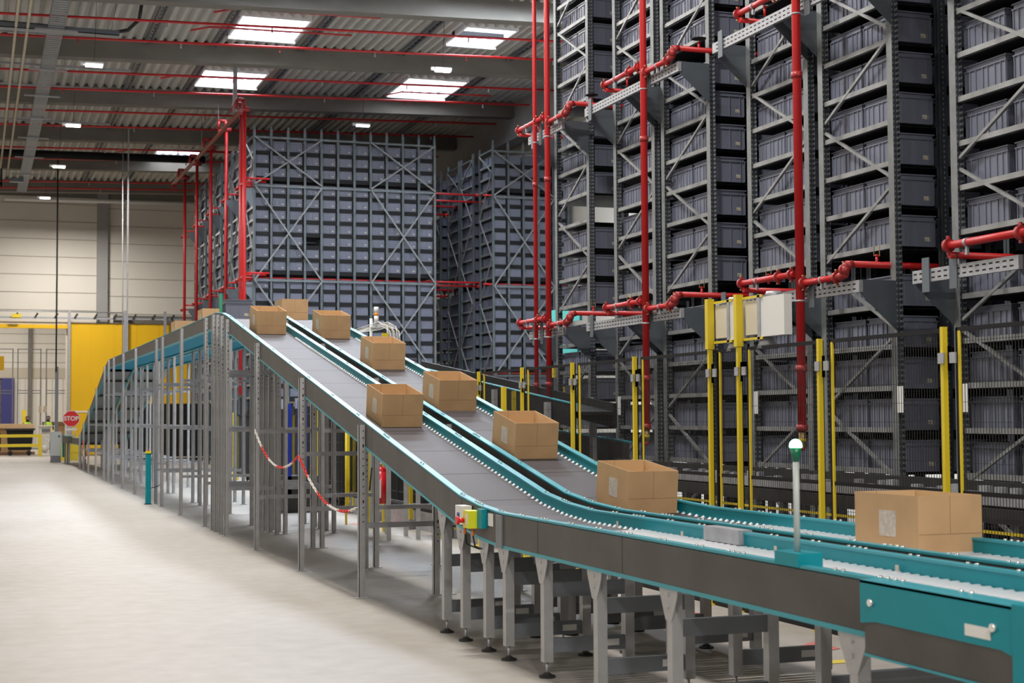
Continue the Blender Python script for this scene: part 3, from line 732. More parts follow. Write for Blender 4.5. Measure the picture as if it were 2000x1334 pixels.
# arms of the rack at the right edge (its riser stands outside the frame)
t = thing('sprinkler_riser', (7.5, 9.25, 1.2), 'red horizontal pipe with flanged end at the right edge', 'pipe')
MB().path([(7.5, 10.5, 2.98), (7.5, 9.25, 2.98)], .033, 12).build('branch_pipe', M['red'], t)
MB().tube((7.5, 9.25, 1.3), (7.5, 9.25, 12), .043, 14).build('pipe', M['red'], t)
MB().tube((7.5, 10.45, 2.9), (9.4, 10.45, 2.9), .028, 12).build('branch_pipe', M['red'], t)
for y in (10.46, 9.55):
    MB().tube((7.5, y-.02, 2.98), (7.5, y+.02, 2.98), .056, 14).box(7.49, 7.51, y-.014, y+.014, 2.90, 3.06).build('coupling', M['redc'], t)
MB().tube((7.5, 10.2, 2.98), (7.5, 10.23, 2.98), .037, 12).box(7.49, 7.51, 10.2, 10.23, 2.88, 2.98).build('clamp', M['galv'], t)
# risers left of the far block with their header pipe
hd = thing('sprinkler_header', (7.4, 45, 10.8), 'long primer-red header pipe descending toward the back wall above the far risers', 'pipe')
MB().tube((7.3, 44.2, 10.62), (7.3, 60.2, 10.80), .07, 12).build('pipe', M['copper'], hd)
for y in (48.0, 53.5, 59.9): MB().tube((7.3, y, 10.67), (7.3, y+.08, 10.67), .095, 12).build('coupling', M['redc'], hd)
for i, y in enumerate((44.5, 45.1, 47.9, 51.2, 54.6, 57.9)):
    t = thing('sprinkler_riser', (7.42, y, 2), '%s red riser left of the tall netted block, counted from the block corner' % ORD[i].replace('lowest', 'first'), 'pipe', 'red risers along the tall netted block')
    MB().tube((7.45, y, 2.3 if i < 2 else 4.6), (7.45, y, 10.85), .052, 12).build('pipe', M['red'], t)
    MB().path([(7.45, y, 10.8), (7.42, y, 11.0), (7.25, y+.1, 11.02), (7.2, y+.15, 10.75)], .055, 8).tube((7.3, y, 10.72), (7.6, y, 10.72), .08, 10).build('elbow', M['redc'], t)
    for z in (5.75, 8.55):
        MB().path([(7.45, y, z), (7.45, y+.9, z+.03), (8.3, y+.9, z+.03)], .035, 8).path([(7.45, y, z+.13), (8.2, y, z+.13)], .03, 8).build('branch_pipe', M['red'], t)
        MB().tube((7.45, y+.1, z), (7.45, y+.2, z), .06, 8).tube((7.45, y+.75, z), (7.45, y+.85, z), .06, 8).build('coupling', M['redc'], t)
tag(MB().box(7.18, 7.30, 44.9, 45.0, 10.70, 12.1).build('suspension_strut', M['galv']), 'pale vertical strut hanging from the roof to the red header pipe', 'strut')
for i, (x, y) in enumerate(((7.3, 48.6), (7.3, 52.4))): tag(MB().tube((x, y, 10.7), (x, y, 12.05), .010, 6).build('hanger_rod', M['galv']), ('near' if i == 0 else 'far')+' thin rod holding the red header pipe', 'rod')

# ---------------------------------------------------------------- safety fence
FY = [5.3, 6.85, 8.37, 9.91, 11.18, 11.70, 13.28, 14.88, 16.44, 18.03, 19.6]
fx = 5.95
fence = thing('safety_fence', (fx, 5.3, 0), 'black mesh safety fence with yellow posts running before the racks', 'fence')
for y in FY:
    tall = y in (11.18, 11.70); h = 2.17
    po = MB().box(fx-.018, fx+.018, y-.016, y+.016, 0, 2.58 if tall else h).build('post', M['yellow'], fence)
    MB().box(fx-.06, fx+.06, y-.06, y+.06, 0, .01).build('foot_plate', M['yellow'], po)
    if tall:
        MB().box(fx-.032, fx+.032, y-.026, y+.026, 2.17, 2.60).build('post_head', M['yellow'], po)
        for z in (2.565, 2.225): MB().box(fx+.02, fx+.03, y-.36, y, z-.010, z+.010).build('support_arm', M['yellow'], po)
    MB().box(fx+.022, fx+.036, y-.140, y-.118, 0, h-.03).build('inner_post', M['yellow'], fence)
    for yy in (y-.025, y-.15): MB().box(fx-.032, fx-.02, yy-.012, yy+.05, 1.93, 2.0).box(fx-.03, fx-.02, y-.105, y-.08, 1.88, 2.04).build('clip', M['galv'], po)
for a, b in zip(FY[:-1], FY[1:]):
    y0, y1 = a+.03, b-.10
    if b-a < .8: y1 = b-.06
    p = MB()
    for z in (2.135, 1.085, .16): p.box(fx+.025, fx+.045, y0, y1, z, z+.028)
    for y in (y0, y1): p.box(fx+.025, fx+.045, y-.012, y+.012, .16, 2.16)
    po = p.build('panel_frame', M['black'], fence)
    w = MB(); y = y0
    while y < y1: w.box(fx+.032, fx+.0352, y-.0016, y+.0016, .17, 2.15); y += .030
    z = .25
    while z < 2.14: w.box(fx+.036, fx+.039, y0, y1, z-.0015, z+.0015); z += .13
    w.build('wire_mesh', M['wire'], po)
MB().box(fx-.012, fx+.02, 5.3, 13.3, .0, .15).build('kick_rail', M['black'], fence)
# enclosures on the tall posts
for i, (y0, y1, lab) in enumerate(((11.22, 11.66, 'left beige equipment box between the two tall yellow posts'), (10.48, 11.12, 'right larger white equipment box mounted beside the tall yellow post'))):
    t = thing('equipment_box', (fx+.05, (y0+y1)/2, 2.22), lab, 'enclosure', 'equipment boxes on the tall posts')
    ym = y0+(y1-y0)*(.42 if i == 0 else .62)
    MB().box(fx+.035, fx+.12, ym, y1, 2.26, 2.54).build('housing', M['beige'], t)
    MB().box(fx+.03, fx+.10, y0, ym-.01, 2.235, 2.555).build('cover', M['white'], t)
    MB().box(fx+.02, fx+.035, ym-.02, ym+.02, 2.21, 2.58).build('bracket', M['galv'], t)
    MB().tube((fx+.12, (y0+y1)/2, 2.56), (fx+.12, (y0+y1)/2, 2.60), .08, 14, .06).build('cap', M['galv'], t)
    MB().tube((fx+.1, ym, 2.24), (fx+.1, ym, 2.14), .05, 10, .09).build('funnel', M['galv'], t)

# conveyor running along the rack ends behind the fence
lc = thing('loop_conveyor', (6.8, 12, 0), 'dark conveyor with yellow stripe running low behind the fence', 'conveyor')
MB().box(6.50, 6.54, 4.5, 16.6, .98, 1.06).build('rail', M['galv'], lc)
MB().box(6.47, 6.50, 4.5, 16.6, .865, .965).build('rail', M['dark'], lc)
MB().box(6.48, 6.50, 4.5, 16.6, .795, .815).build('stripe', M['yellow'], lc)
MB().box(6.46, 6.50, 4.5, 16.6, .70, .76).build('rail', M['crossbar'], lc)
MB().box(6.54, 7.15, 4.5, 16.6, .93, .98).build('belt', M['dark'], lc)
MB().box(7.15, 7.20, 4.5, 16.6, .86, 1.10).build('rail', M['dark'], lc)
y = 4.7; k = 0
while y < 16.5:
    MB().box(6.52, 6.57, y-.03, y+.03, 0, .86).build('leg', M['white' if k % 3 == 1 else 'crossbar'], lc)
    MB().box(7.10, 7.15, y-.03, y+.03, 0, .86).build('leg', M['crossbar'], lc)
    y += .62; k += 1
mb = MB(); y = 4.6; random.seed(3)
while y < 16.5:
    mb.box(6.55, 6.6, y, y+.05+random.random()*.05, 1.06, 1.06+random.random()*.05); y += .16
mb.build('sensor_row', M['galv'], lc)['kind'] = 'stuff'
# dark inclined conveyor behind the fence, centre
dcv = thing('inclined_conveyor', (7, 20, 0), 'dark conveyor with thin teal edge sloping down behind the low yellow post', 'conveyor')
fz = lambda y: 1.78+(y-17.6)*.098
MB().sweep([17.4, 26], 6.98, 7.0, lambda y: fz(y)-.30, lambda y: fz(y)-.012).build('side_plate', M['black'], dcv)
MB().sweep([17.4, 26], 6.97, 7.03, lambda y: fz(y)-.012, fz).build('top_flange', M['tealedge'], dcv)
MB().sweep([17.4, 26], 7.03, 7.5, lambda y: fz(y)-.14, lambda y: fz(y)-.1).build('belt', M['black'], dcv)
MB().sweep([17.4, 26], 7.5, 7.55, lambda y: fz(y)-.30, fz).build('side_plate', M['black'], dcv)
for y in (18.2, 20.3, 22.6, 25):
    for x in (6.93, 7.56): MB().box(x-.03, x+.03, y-.05, y+.05, 0, fz(y)-.05).build('leg', M['leg'], dcv)
dcv2 = thing('inclined_conveyor', (7, 20, 0), 'lower dark conveyor plate below the sloping one behind the fence', 'conveyor')
MB().sweep([17.4, 25], 7.7, 7.72, lambda y: 1.0+(y-17.6)*.05, lambda y: 1.28+(y-17.6)*.05).build('side_plate', M['plate'], dcv2)
MB().sweep([17.4, 25], 7.70, 7.76, lambda y: 1.28+(y-17.6)*.05, lambda y: 1.30+(y-17.6)*.05).build('top_flange', M['tealedge'], dcv2)
for y in (18, 21, 24): MB().box(7.7, 7.76, y-.03, y+.03, 0, 1.1+(y-17.6)*.05).build('leg', M['leg'], dcv2)
# second fence line farther back, seen between the conveyor legs
f2 = thing('safety_fence', (5.95, 22, 0), 'low black fence with yellow posts under the raised conveyors', 'fence')
for y in (17.1, 19.4, 21.2, 23.1, 25.1, 27.5, 30.2, 33.5, 37):
    z = 1.96 if y < 18 else 1.75
    po = MB().box(5.93, 5.98, y-.03, y+.03, .12, z).build('post', M['yellow'], f2)
    MB().box(6.0, 6.04, y-.20, y-.15, .12, z-.05).build('inner_post', M['yellow'], f2)
    MB().box(5.91, 6.0, y-.06, y+.04, 0, .14).build('base_bracket', M['galv'], f2)
for a, b in zip((19.6, 21.2, 23.1, 25.1, 27.5, 30.2, 33.5), (21.2, 23.1, 25.1, 27.5, 30.2, 33.5, 37)):
    po = MB().box(5.98, 6.0, a, b, 1.66, 1.70).box(5.98, 6.0, a, b, .28, .32).build('panel_frame', M['black'], f2)
    w = MB(); y = a
    while y < b: w.box(5.985, 5.989, y-.002, y+.002, .3, 1.68); y += .035
    w.build('wire_mesh', M['wire'], po)
mb = MB().box(6.02, 6.05, 14.0, 25.2, 0.0, .36).build('kick_plate', M['galv']); tag(mb, 'bare metal skirting sheet on the floor along the fence', 'kick plate')
# dark machinery mass below the far racks, behind the second fence
for i, (y0, y1, z1) in enumerate(((21.5, 26, 1.1), (26.5, 31, 1.5), (31.5, 36.5, 1.7), (37, 43, 1.9))):
    t = thing('sorter_machine', (8, (y0+y1)/2, 0), '%s dark machine frame behind the fence under the conveyors' % ORD[i].replace('lowest', 'nearest'), 'machine', 'dark machines behind the fence')
    MB().box(7.6, 9.2, y0, y1, .1, z1).build('body', M['black'], t)
    for k in range(4): MB().box(7.5, 7.6, y0+.2+k*(y1-y0-.4)/3, y0+.28+k*(y1-y0-.4)/3, 0, z1+.2).build('post', M['crossbar'], t)
    for z in (.4, .8): MB().box(7.55, 7.6, y0, y1, z, z+.05).build('rail', M['galv'], t)
tag(MB().box(8.4, 8.44, 20.7, 21.9, 3.02, 3.24).build('cyan_panel', M['cyan']), 'bright cyan panel seen through the rack by the twin red pipes', 'panel')
tag(MB().box(8.4, 8.44, 20.8, 21.7, 2.56, 2.70).build('cyan_panel', M['cyan']), 'lower narrow cyan panel seen through the rack by the twin pipes', 'panel')
for i, (z, y) in enumerate(((1.96, 20.9), (1.96, 20.7), (1.50, 20.9), (2.28, 21.3))):
    tag(MB().box(8.2, 8.26, y-.05, y+.05, z-.09, z+.09).build('yellow_block', M['yellow']), '%s small yellow block behind the rack by the twin red pipes' % ORD[i].replace('lowest', 'first'), 'block', 'yellow blocks behind the rack')
t = thing('sorter_machine', (8, 61, 0), 'wide dark machine front standing before the yellow door', 'machine')
MB().box(5.6, 12, 60, 64, .15, 2.2).build('body', M['black'], t)
for k in range(9): MB().box(5.55+k*.5, 5.6+k*.5, 59.9, 60, 0, 2.3).build('post', M['yellow' if k % 2 else 'crossbar'], t)
for i, (y0, y1, z1) in enumerate(((17.2, 25.8, 1.3), (26.8, 37, 1.8))):
    t = thing('guard_cabinet', (6.5, (y0+y1)/2, 0), ('nearer' if i == 0 else 'farther')+' long black machine guard just behind the low yellow posts', 'machine guard', 'black machine guards')
    MB().box(6.25, 6.85, y0, y1, .12, z1).build('body', M['black'], t)
    y = y0+.1
    while y < y1: MB().box(6.22, 6.25, y, y+.05, 0, z1).build('post', M['dark'], t); y += 1.4
    for z in (.45, .8, 1.15): MB().box(6.235, 6.25, y0, y1, z, z+.012).build('trim', M['crossbar'], t)
bm = thing('blue_machine', (5.9, 26.5, 0), 'blue machine column seen between the raised conveyor legs', 'machine')
MB().box(5.3, 5.45, 26.0, 26.1, .62, 1.9).build('column', M['blue'], bm)
MB().box(5.0, 5.10, 25.6, 25.7, .3, 1.85).build('column', M['blue'], bm)
MB().box(5.0, 5.6, 25.6, 26.2, 0, .62).build('base', M['dark'], bm)
# posts holding the twin slim yellow poles and extinguisher
for i, (x, y, z) in enumerate(((5.3, 22.45, 1.42), (5.3, 21.6, 1.33))):
    tag(MB().tube((x, y, 0), (x, y, z), .017, 8).build('yellow_pole', M['yellow']), ('left' if i == 0 else 'right')+' slim yellow pole standing under the near conveyor slope', 'pole', 'slim yellow poles')
ex = thing('fire_extinguisher', (5.3, 20.6, .3), 'red fire extinguisher hanging under the conveyor behind the tallest leg', 'fire extinguisher')
MB().tube((5.32, 20.45, .42), (5.32, 20.45, .86), .075, 14).ball((5.32, 20.45, .86), .075, 14, 5).build('cylinder', M['ext'], ex)
MB().tube((5.32, 20.45, .93), (5.32, 20.45, .99), .02, 8).bar((5.30, 20.45, .99), (5.22, 20.45, 1.0), .02, .015).build('valve', M['galv'], ex)
MB().path([(5.3, 20.45, .96), (5.2, 20.5, .9), (5.17, 20.5, .6)], .012, 6).build('hose', M['rubber'], ex)
MB().box(5.26, 5.30, 20.37, 20.41, .5, .75).build('label', M['white'], ex)
MB().box(5.38, 5.42, 20.42, 20.48, 0, 1.1).build('bracket_post', M['galv'], ex)
tag(MB().box(5.30, 5.31, 19.98, 20.12, 1.14, 1.55).build('white_sign', M['white']), 'tilted white card hanging under the near conveyor slope', 'sign')

# ---------------------------------------------------------------- chains
def chain(p, q, sag, label, n=46, r=.012):
    t = thing('plastic_chain', p, label, 'chain', 'red and white chains'); P = Vector(p); Q = Vector(q)
    bits = {}
    for i in range(n):
        s = (i+.5)/n; c = P.lerp(Q, s); c.z -= 4*sag*s*(1-s)
        s2 = s+.01; d = P.lerp(Q, s2); d.z -= 4*sag*s2*(1-s2); dv = (d-c).normalized()
        k = int(s*5.6)
        m = bits.setdefault(k, MB()); L_ = (Q-P).length/n*.72
        u = dv.cross(Vector((0,0,1))).normalized() if i % 2 else dv.cross(dv.cross(Vector((0,0,1)))).normalized()
        for a in (-1, 1): m.tube(c-dv*L_+u*a*.009, c+dv*L_+u*a*.009, .0055, 6)
        for e in (-1, 1): m.tube(c+dv*L_*e-u*.009, c+dv*L_*e+u*.009, .0055, 6)
    for k, m in bits.items(): m.build('chain_section', M['chainr' if k % 2 == (1 if 'left' in label else 0) else 'chainw'], t)
chain((3.24, 18.53, 1.46), (3.24, 15.93, 1.20), .26, 'left red and white plastic chain sagging between conveyor legs')
chain((3.24, 15.87, 1.20), (3.24, 13.30, .80), .22, 'right red and white plastic chain sagging between conveyor legs')
chain((3.24, 49.4, 1.0), (3.24, 47.3, .9), .55, 'distant red and white chain among the far conveyor legs', 24)

# ---------------------------------------------------------------- signal lamps and controls
sl = thing('signal_lamp', (3.345, 5.78, .96), 'glowing green dome lamp on a grey pole at the near conveyor', 'signal lamp')
MB().box(3.29, 3.41, 5.68, 5.88, .958, 1.015).build('foot_block', M['teal'], sl)
MB().tube((3.345, 5.78, 1.01), (3.345, 5.78, 1.42), .0135, 12).build('pole', M['pole'], sl)
MB().tube((3.345, 5.78, 1.40), (3.345, 5.78, 1.465), .014, 14, .026).build('lamp_base', M['gbase'], sl)
MB().tube((3.345, 5.78, 1.462), (3.345, 5.78, 1.47), .0275, 16).ball((3.345, 5.78, 1.47), .0275, 16, 6, z0=0).build('dome', M['green'], sl)
sl = thing('signal_lamp', (3.9, 64.5, 0), 'small far green signal lamp beside the stop sign', 'signal lamp')
MB().tube((3.92, 64.5, 0), (3.92, 64.5, 1.42), .018, 8).build('pole', M['pole'], sl)
MB().ball((3.92, 64.5, 1.50), .09, 10, 6).build('dome', M['green'], sl)
cb = thing('control_box', (3.29, 10.1, .9), 'white control box with blue button on the near conveyor plate', 'control box')
MB().box(3.22, 3.29, 10.14, 10.30, T(10.2)-.165, T(10.2)-.035).build('housing', M['white'], cb)
MB().tube((3.21, 10.22, T(10.2)-.10), (3.225, 10.22, T(10.2)-.10), .018, 12).build('button', M['btn'], cb)
eb = thing('emergency_stop', (3.27, 10.0, .9), 'yellow emergency stop box with red mushroom button on the near conveyor', 'emergency stop')
MB().box(3.20, 3.28, 9.93, 10.06, T(10)-.155, T(10)-.035).build('housing', M['ebox'], eb)
MB().tube((3.16, 10.045, T(10)-.105), (3.20, 10.045, T(10)-.105), .017, 12).tube((3.145, 10.045, T(10)-.105), (3.165, 10.045, T(10)-.105), .028, 14).build('mushroom_button', M['estop'], eb)
MB().box(3.198, 3.20, 9.95, 10.0, T(10)-.13, T(10)-.06).build('label', M['white'], eb)
MB().box(3.26, 3.30, 9.83, 9.93, T(10)-.15, T(10)-.02).build('bracket', M['teal'], eb)
for y in (10.17, 9.99):
    MB().tube((3.25, y, T(10)-.165), (3.25, y, T(10)-.21), .011, 8).build('cable_gland', M['orange'], eb)
    MB().path([(3.25, y, T(10)-.21), (3.26, y-.01, T(10)-.28), (3.36, y-.02, T(10)-.32)], .006, 6).build('cable', M['rubber'], eb)
tag(MB().box(3.295, 3.299, 9.70, 9.80, T(9.75)-.115, T(9.75)-.03).build('notice_plate', M['white']), 'small white notice plate right of the emergency stop box', 'notice')
# e-stop bollard
tb = thing('emergency_bollard', (3.12, 29.35, 0), 'slim teal bollard with yellow cap beside the raised conveyor legs', 'bollard')
MB().box(3.07, 3.17, 29.3, 29.4, 0, .94).build('column', M['teal'], tb)
MB().box(3.05, 3.19, 29.28, 29.42, 0, .012).build('foot_plate', M['black'], tb)
MB().box(3.07, 3.17, 29.3, 29.4, .955, 1.0).build('cap', M['ebox'], tb)
MB().box(3.068, 3.172, 29.298, 29.402, .94, .955).build('band', M['black'], tb)
MB().tube((3.12, 29.35, 1.0), (3.12, 29.35, 1.03), .02, 10).build('button', M['estop'], tb)
MB().path([(3.17, 29.35, .3), (3.27, 29.3, .33), (3.35, 29.2, .38)], .008, 6).build('cable', M['rubber'], tb)
# beacon and cable bundle behind the far conveyor
bc = thing('stack_light', (5.5, 21.4, 0), 'white stack light with orange band above the third box', 'beacon')
MB().tube((5.46, 21.55, 0), (5.46, 21.55, 3.05), .022, 10).build('pole', M['pole'], bc)
MB().tube((5.50, 21.4, 2.98), (5.50, 21.4, 3.08), .034, 12).tube((5.50, 21.4, 3.12), (5.50, 21.4, 3.21), .034, 12).build('lens', M['white'], bc)
MB().tube((5.50, 21.4, 3.08), (5.50, 21.4, 3.12), .035, 12).build('orange_lens', M['glass_orange'], bc)
MB().path([(5.46, 21.55, 2.9), (5.5, 21.4, 2.92), (5.5, 21.4, 2.98)], .012, 6).build('arm', M['pole'], bc)
for i, y in enumerate((21.75, 20.9)):
    tag(MB().box(5.5-.04, 5.5+.04, y-.04, y+.04, 0, 2.80).build('yellow_post', M['yellow']), ('left' if i == 0 else 'right')+' yellow post top showing behind the third box near the stack light', 'post', 'yellow posts by the stack light')
cb = thing('cable_bundle', (5.5, 22, 2.8), 'bundle of pale cables arching over beside the stack light', 'cables')
for k in range(9):
    dx = k*.022; top = 2.98 - (k % 3)*.03
    MB().path([(5.25+dx, 23.9, 2.80), (5.35+dx, 22.6, 2.90), (5.42+dx, 21.6, top-.03), (5.48+dx, 21.2, top), (5.54+dx, 20.95, top-.08), (5.56+dx, 20.9, 2.6)], .0045, 5).build('cable', M['conduit' if k % 2 else 'white'], cb)
MB().box(5.3, 5.6, 20.9, 24, 2.55, 2.60).build('tray', M['galv'], cb)
tag(tote_mb(MB(), 5.35, 19.7, 2.1, h=.28).build('storage_tote', M['tote']), 'blue-grey tote showing right of the third box behind the far conveyor', 'tote')

st = thing('tote_stand', (5.35, 19.7, 0), 'slim grey stand carrying the tote behind the far conveyor', 'stand')
MB().box(5.1, 5.6, 19.35, 20.05, 2.04, 2.098).build('top', M['galv'], st)
for x in (5.15, 5.55):
    for y in (19.4, 20.0): MB().box(x-.025, x+.025, y-.025, y+.025, 0, 2.04).build('leg', M['leg'], st)
# ---------------------------------------------------------------- roof services
def lamp(x, y, z, label, glow='glow', w=.44):
    t = thing('hall_lamp', (x, y, z), label, 'ceiling light', 'hall lamps')
    MB().box(x-w/2, x+w/2, y-.08, y+.08, z, z+.05).box(x-w/2-.10, x-w/2, y-.04, y+.04, z-.03, z+.05).build('housing', M['lampbody'], t)
    MB().box(x-w/2+.02, x+w/2-.02, y-.09, y+.07, z-.05, z).build('diffuser', M[glow], t)
    MB().tube((x, y, z+.05), (x+.05, y, RZ(x)-.03), .006, 5).build('suspension_cable', M['rubber'], t)
lamp(2.70, 38.2, 10.30, 'left hall lamp nearest the camera, below the second roof beam')
lamp(2.70, 46.4, 10.32, 'left hall lamp, second from the camera')
lamp(2.70, 54.3, 10.34, 'left hall lamp, third from the camera, over the dark duct')
lamp(2.75, 66.5, 10.95, 'left hall lamp close to the back wall')
lamp(11.4, 37.4, 10.62, 'hall lamp with curly cord under the roof at centre')
lamp(11.2, 45.2, 10.60, 'unlit-looking pale hall lamp with curly cord above the netted block', 'glowdim')
for i, (y, dz) in enumerate(((37.7, 0), (39.8, 0), (43.75, 0), (46.1, 0), (49.45, .0), (52.0, 0), (56.4, 0), (58.8, 0), (64.5, 0), (66.4, 0))):
    z = lambda x: 11.48 + .03*(x-7.5)
    x1 = 17.0
    t = thing('sprinkler_line', (0, y, z(0)), '%s red sprinkler line crossing under the roof, counted from the camera' % ORD[i].replace('lowest', 'first'), 'pipe', 'red sprinkler lines under the roof')
    MB().tube((-6, y, z(-6)), (x1, y, z(x1)), .033, 8).build('pipe', M['red'], t)
    for k in range(7):
        x = -.8+k*2.6+(i % 2)*.6
        if x < x1: MB().tube((x, y, z(x)), (x, y, z(x)-.12), .018, 6).tube((x, y, z(x)-.12), (x, y, z(x)-.14), .03, 6).build('sprinkler_head', M['redc' if k % 2 else 'galv'], t)
for i, (x0, x1, y, lab) in enumerate(((5.6, 9.3, 38.7, 'first skylight, near the second beam'), (5.9, 9.6, 36.78, 'first skylight, on its near side'), (5.5, 9.2, 44.5, 'second left skylight'), (12.3, 15.2, 44.7, 'right middle skylight'), (5.4, 9.6, 57.4, 'far skylight above the black duct'))):
    z = 11.55
    tag(MB().path([(x0-.5, y, z-.08), (x0, y, z+.05), (x1, y, z+.12)], .024, 8).build('sprinkler_branch', M['red']), 'short red pipe crossing under the '+lab, 'pipe', 'short red pipes under skylights')
# louvre bar in the small right skylight
tag(MB().box(12.5, 14.0, 40.0, 40.12, 12.25, 12.4).build('vent_bar', M['black']), 'black bar across the small right skylight', 'bar')
# cable tray along the hall (left) and two conduits
ct = thing('cable_tray', (1.8, 45, 11.1), 'long perforated grey cable tray receding under the roof at left', 'cable tray')
mb = MB().box(1.60, 1.62, 20, 66, 11.08, 11.15).box(1.96, 1.98, 20, 66, 11.08, 11.15)
mb.build('side_rail', M['tray'], ct)
mb = MB(); y = 20
while y < 66: mb.box(1.62, 1.96, y, y+.12, 11.08, 11.09); y += .2
mb.build('perforated_base', M['traylt'], ct)
for y in (38, 42.5, 46, 49.5, 53, 57, 61): MB().box(1.3, 2.3, y, y+.04, 11.03, 11.07).build('support_bar', M['galv'], ct)
for i, x in enumerate((.87, 1.14)):
    tag(MB().tube((x, 20, 11.1), (x, 60, 11.1), .035, 8).build('conduit', M['conduit']), ('left' if i == 0 else 'right')+' beige conduit pipe running lengthwise under the roof at far left', 'pipe', 'pair of beige conduits')
tr2 = thing('cable_tray', (1.5, 38.4, 11.1), 'blue-grey cable tray crossing the upper left corner with black hose', 'cable tray')
MB().box(-2, 3.3, 38.2, 38.55, 11.07, 11.09).box(-2, 3.3, 38.2, 38.22, 11.07, 11.20).box(-2, 3.3, 38.53, 38.55, 11.07, 11.20).build('channel', M['traylt'], tr2)
MB().path([(-2, 38.3, 11.22), (1.5, 38.3, 11.20), (3.1, 38.3, 11.15), (3.5, 38.2, 11.22), (3.75, 38.0, 11.45), (3.82, 37.9, 11.9)], .045, 10).build('hose', M['rubber'], tr2)
MB().tube((3.1, 38.3, 11.1), (3.25, 38.3, 12.0), .015, 6).build('hanger', M['galv'], tr2)
for i, (x0, x1, y) in enumerate(((-2, 4.6, 37.0), (-2, 4.2, 40.9), (-2, 4.2, 44.6), (-2, 4.1, 47.4), (-2, 4.3, 53.0))):
    tag(MB().box(x0, x1, y, y+.05, 11.62, 11.68).build('mounting_rail', M['galv']), '%s thin grey mounting rail under the roof at left, counted from the camera' % ORD[i].replace('lowest', 'first'), 'rail', 'thin mounting rails at left')
tag(MB().tube((-3, 58, 11.26), (8.2, 58, 11.45), .15, 14).build('air_duct', M['black']), 'long black round duct crossing under the roof at left', 'duct')
lt = thing('light_strip', (3, 70.2, 11.3), 'long white tube running along the top of the back wall', 'pipe')
MB().tube((1.2, 70.3, 11.35), (9.5, 70.3, 11.48), .08, 10).build('tube', M['white'], lt)
for x in (2, 4, 6, 8): MB().tube((x, 70.3, 11.4), (x, 70.6, 11.75), .01, 5).build('bracket', M['galv'], lt)
cbx = thing('distribution_box', (.9, 60, 11), 'dark box frame with cable at the far upper left edge', 'box')
MB().box(.3, .95, 61, 61.5, 10.6, 10.7).box(.3, .95, 61, 61.5, 11.3, 11.4).box(.88, .95, 61, 61.5, 10.6, 11.4).build('frame', M['dark'], cbx)
MB().box(1.25, 1.75, 62, 62.3, 10.9, 11.05).build('tray_end', M['traylt'], cbx)
# vertical conduits hanging near the yellow door
tag(MB().tube((4.95, 55, 0), (4.9, 55, 11.9), .016, 8).build('vertical_conduit', M['galv']), 'thin white vertical cable in front of the wall, left of its twin', 'cable')
tag(MB().box(5.06, 5.11, 54.9, 54.95, 0, 11.9).build('vertical_conduit', M['galv']), 'grey vertical conduit right beside the thin white cable', 'conduit')

# ---------------------------------------------------------------- far left corner
pc = thing('power_column', (2.93, 59.8, 0), 'grey floor cabinet with dark plinth and tall cable column', 'cabinet')
MB().box(2.74, 3.14, 59.6, 60.0, .25, 1.15).build('cabinet', M['cabinet'], pc)
MB().box(2.76, 3.12, 59.62, 59.98, 0, .25).build('plinth', M['tray'], pc)
MB().tube((3.05, 59.6, .98), (3.05, 59.58, .98), .035, 10).build('knob', M['black'], pc)
MB().box(2.90, 3.02, 59.8, 59.9, 1.15, 3.6).build('cable_column', M['tray'], pc)
MB().tube((2.93, 59.8, 3.4), (2.93, 59.8, 11.5), .03, 8).build('cable', M['rubber'], pc)
br = thing('guard_barrier', (2.8, 70.0, 0), 'low yellow guard barrier with two rails before the opening', 'barrier')
MB().box(2.70, 2.86, 69.9, 70.05, 0, .97).build('post', M['yellow'], br)
MB().box(.0, .16, 69.9, 70.05, 0, .97).build('post', M['yellow'], br)
for z in (.84, .42): MB().box(-4, 2.70, 69.92, 70.03, z, z+.13).build('rail', M['yellow'], br)
ca = thing('waste_cart', (2.0, 72.2, 0), 'black plastic tub cart on castors behind the yellow barrier', 'cart')
MB().prism([(1.50,.25),(2.48,.25),(2.58,1.18),(1.42,1.18)], 71.8, 72.6, 'y').build('tub', M['black'], ca)
MB().box(1.36, 2.64, 71.75, 72.65, 1.14, 1.22).build('rim', M['rubber'], ca)
for x in (1.58, 2.38):
    MB().tube((x-.02, 71.9, .11), (x+.04, 71.9, .11), .11, 12).tube((x, 71.86, .11), (x, 71.93, .11), .11, 12).build('castor', M['rubber'], ca)
    MB().box(x-.04, x+.04, 71.88, 71.95, .1, .26).build('castor_fork', M['galv'], ca)
cc = thing('waste_cart', (.8, 72.2, 0), 'edge of a second black cart at the far left frame border', 'cart')
MB().box(.3, 1.18, 71.8, 72.6, .2, 1.0).build('tub', M['black'], cc); MB().tube((1.05, 71.8, .1), (1.05, 71.9, .1), .1, 12).build('castor', M['rubber'], cc)
pb = thing('pallet_box', (1.4, 74.2, 0), 'large open cardboard pallet box with pale top edge behind the cart', 'pallet box')
MB().box(.2, 2.45, 73.6, 74.8, .12, 1.22).build('carton', M['card'], pb)
MB().box(-.2, 2.65, 73.4, 74.9, 1.22, 1.42).build('lid', M['cardin'], pb)
MB().box(.2, 2.7, 73.6, 74.8, 0, .12).build('pallet', M['crease'], pb)
wt = thing('work_table', (3.7, 78, 0), 'brown packing table behind the grey cabinet column', 'table')
MB().box(3.20, 4.6, 77.5, 78.5, 1.33, 1.50).build('tabletop', M['crease'], wt)
MB().box(3.9, 4.6, 77.6, 78.4, 0, 1.33).build('carton_base', M['card'], wt)
MB().box(3.25, 3.35, 77.6, 78.4, 0, 1.33).build('leg', M['crossbar'], wt)
fb = thing('film_bag', (3.05, 71.9, 0), 'clear plastic waste bag hanging in a frame behind the barrier', 'waste bag')
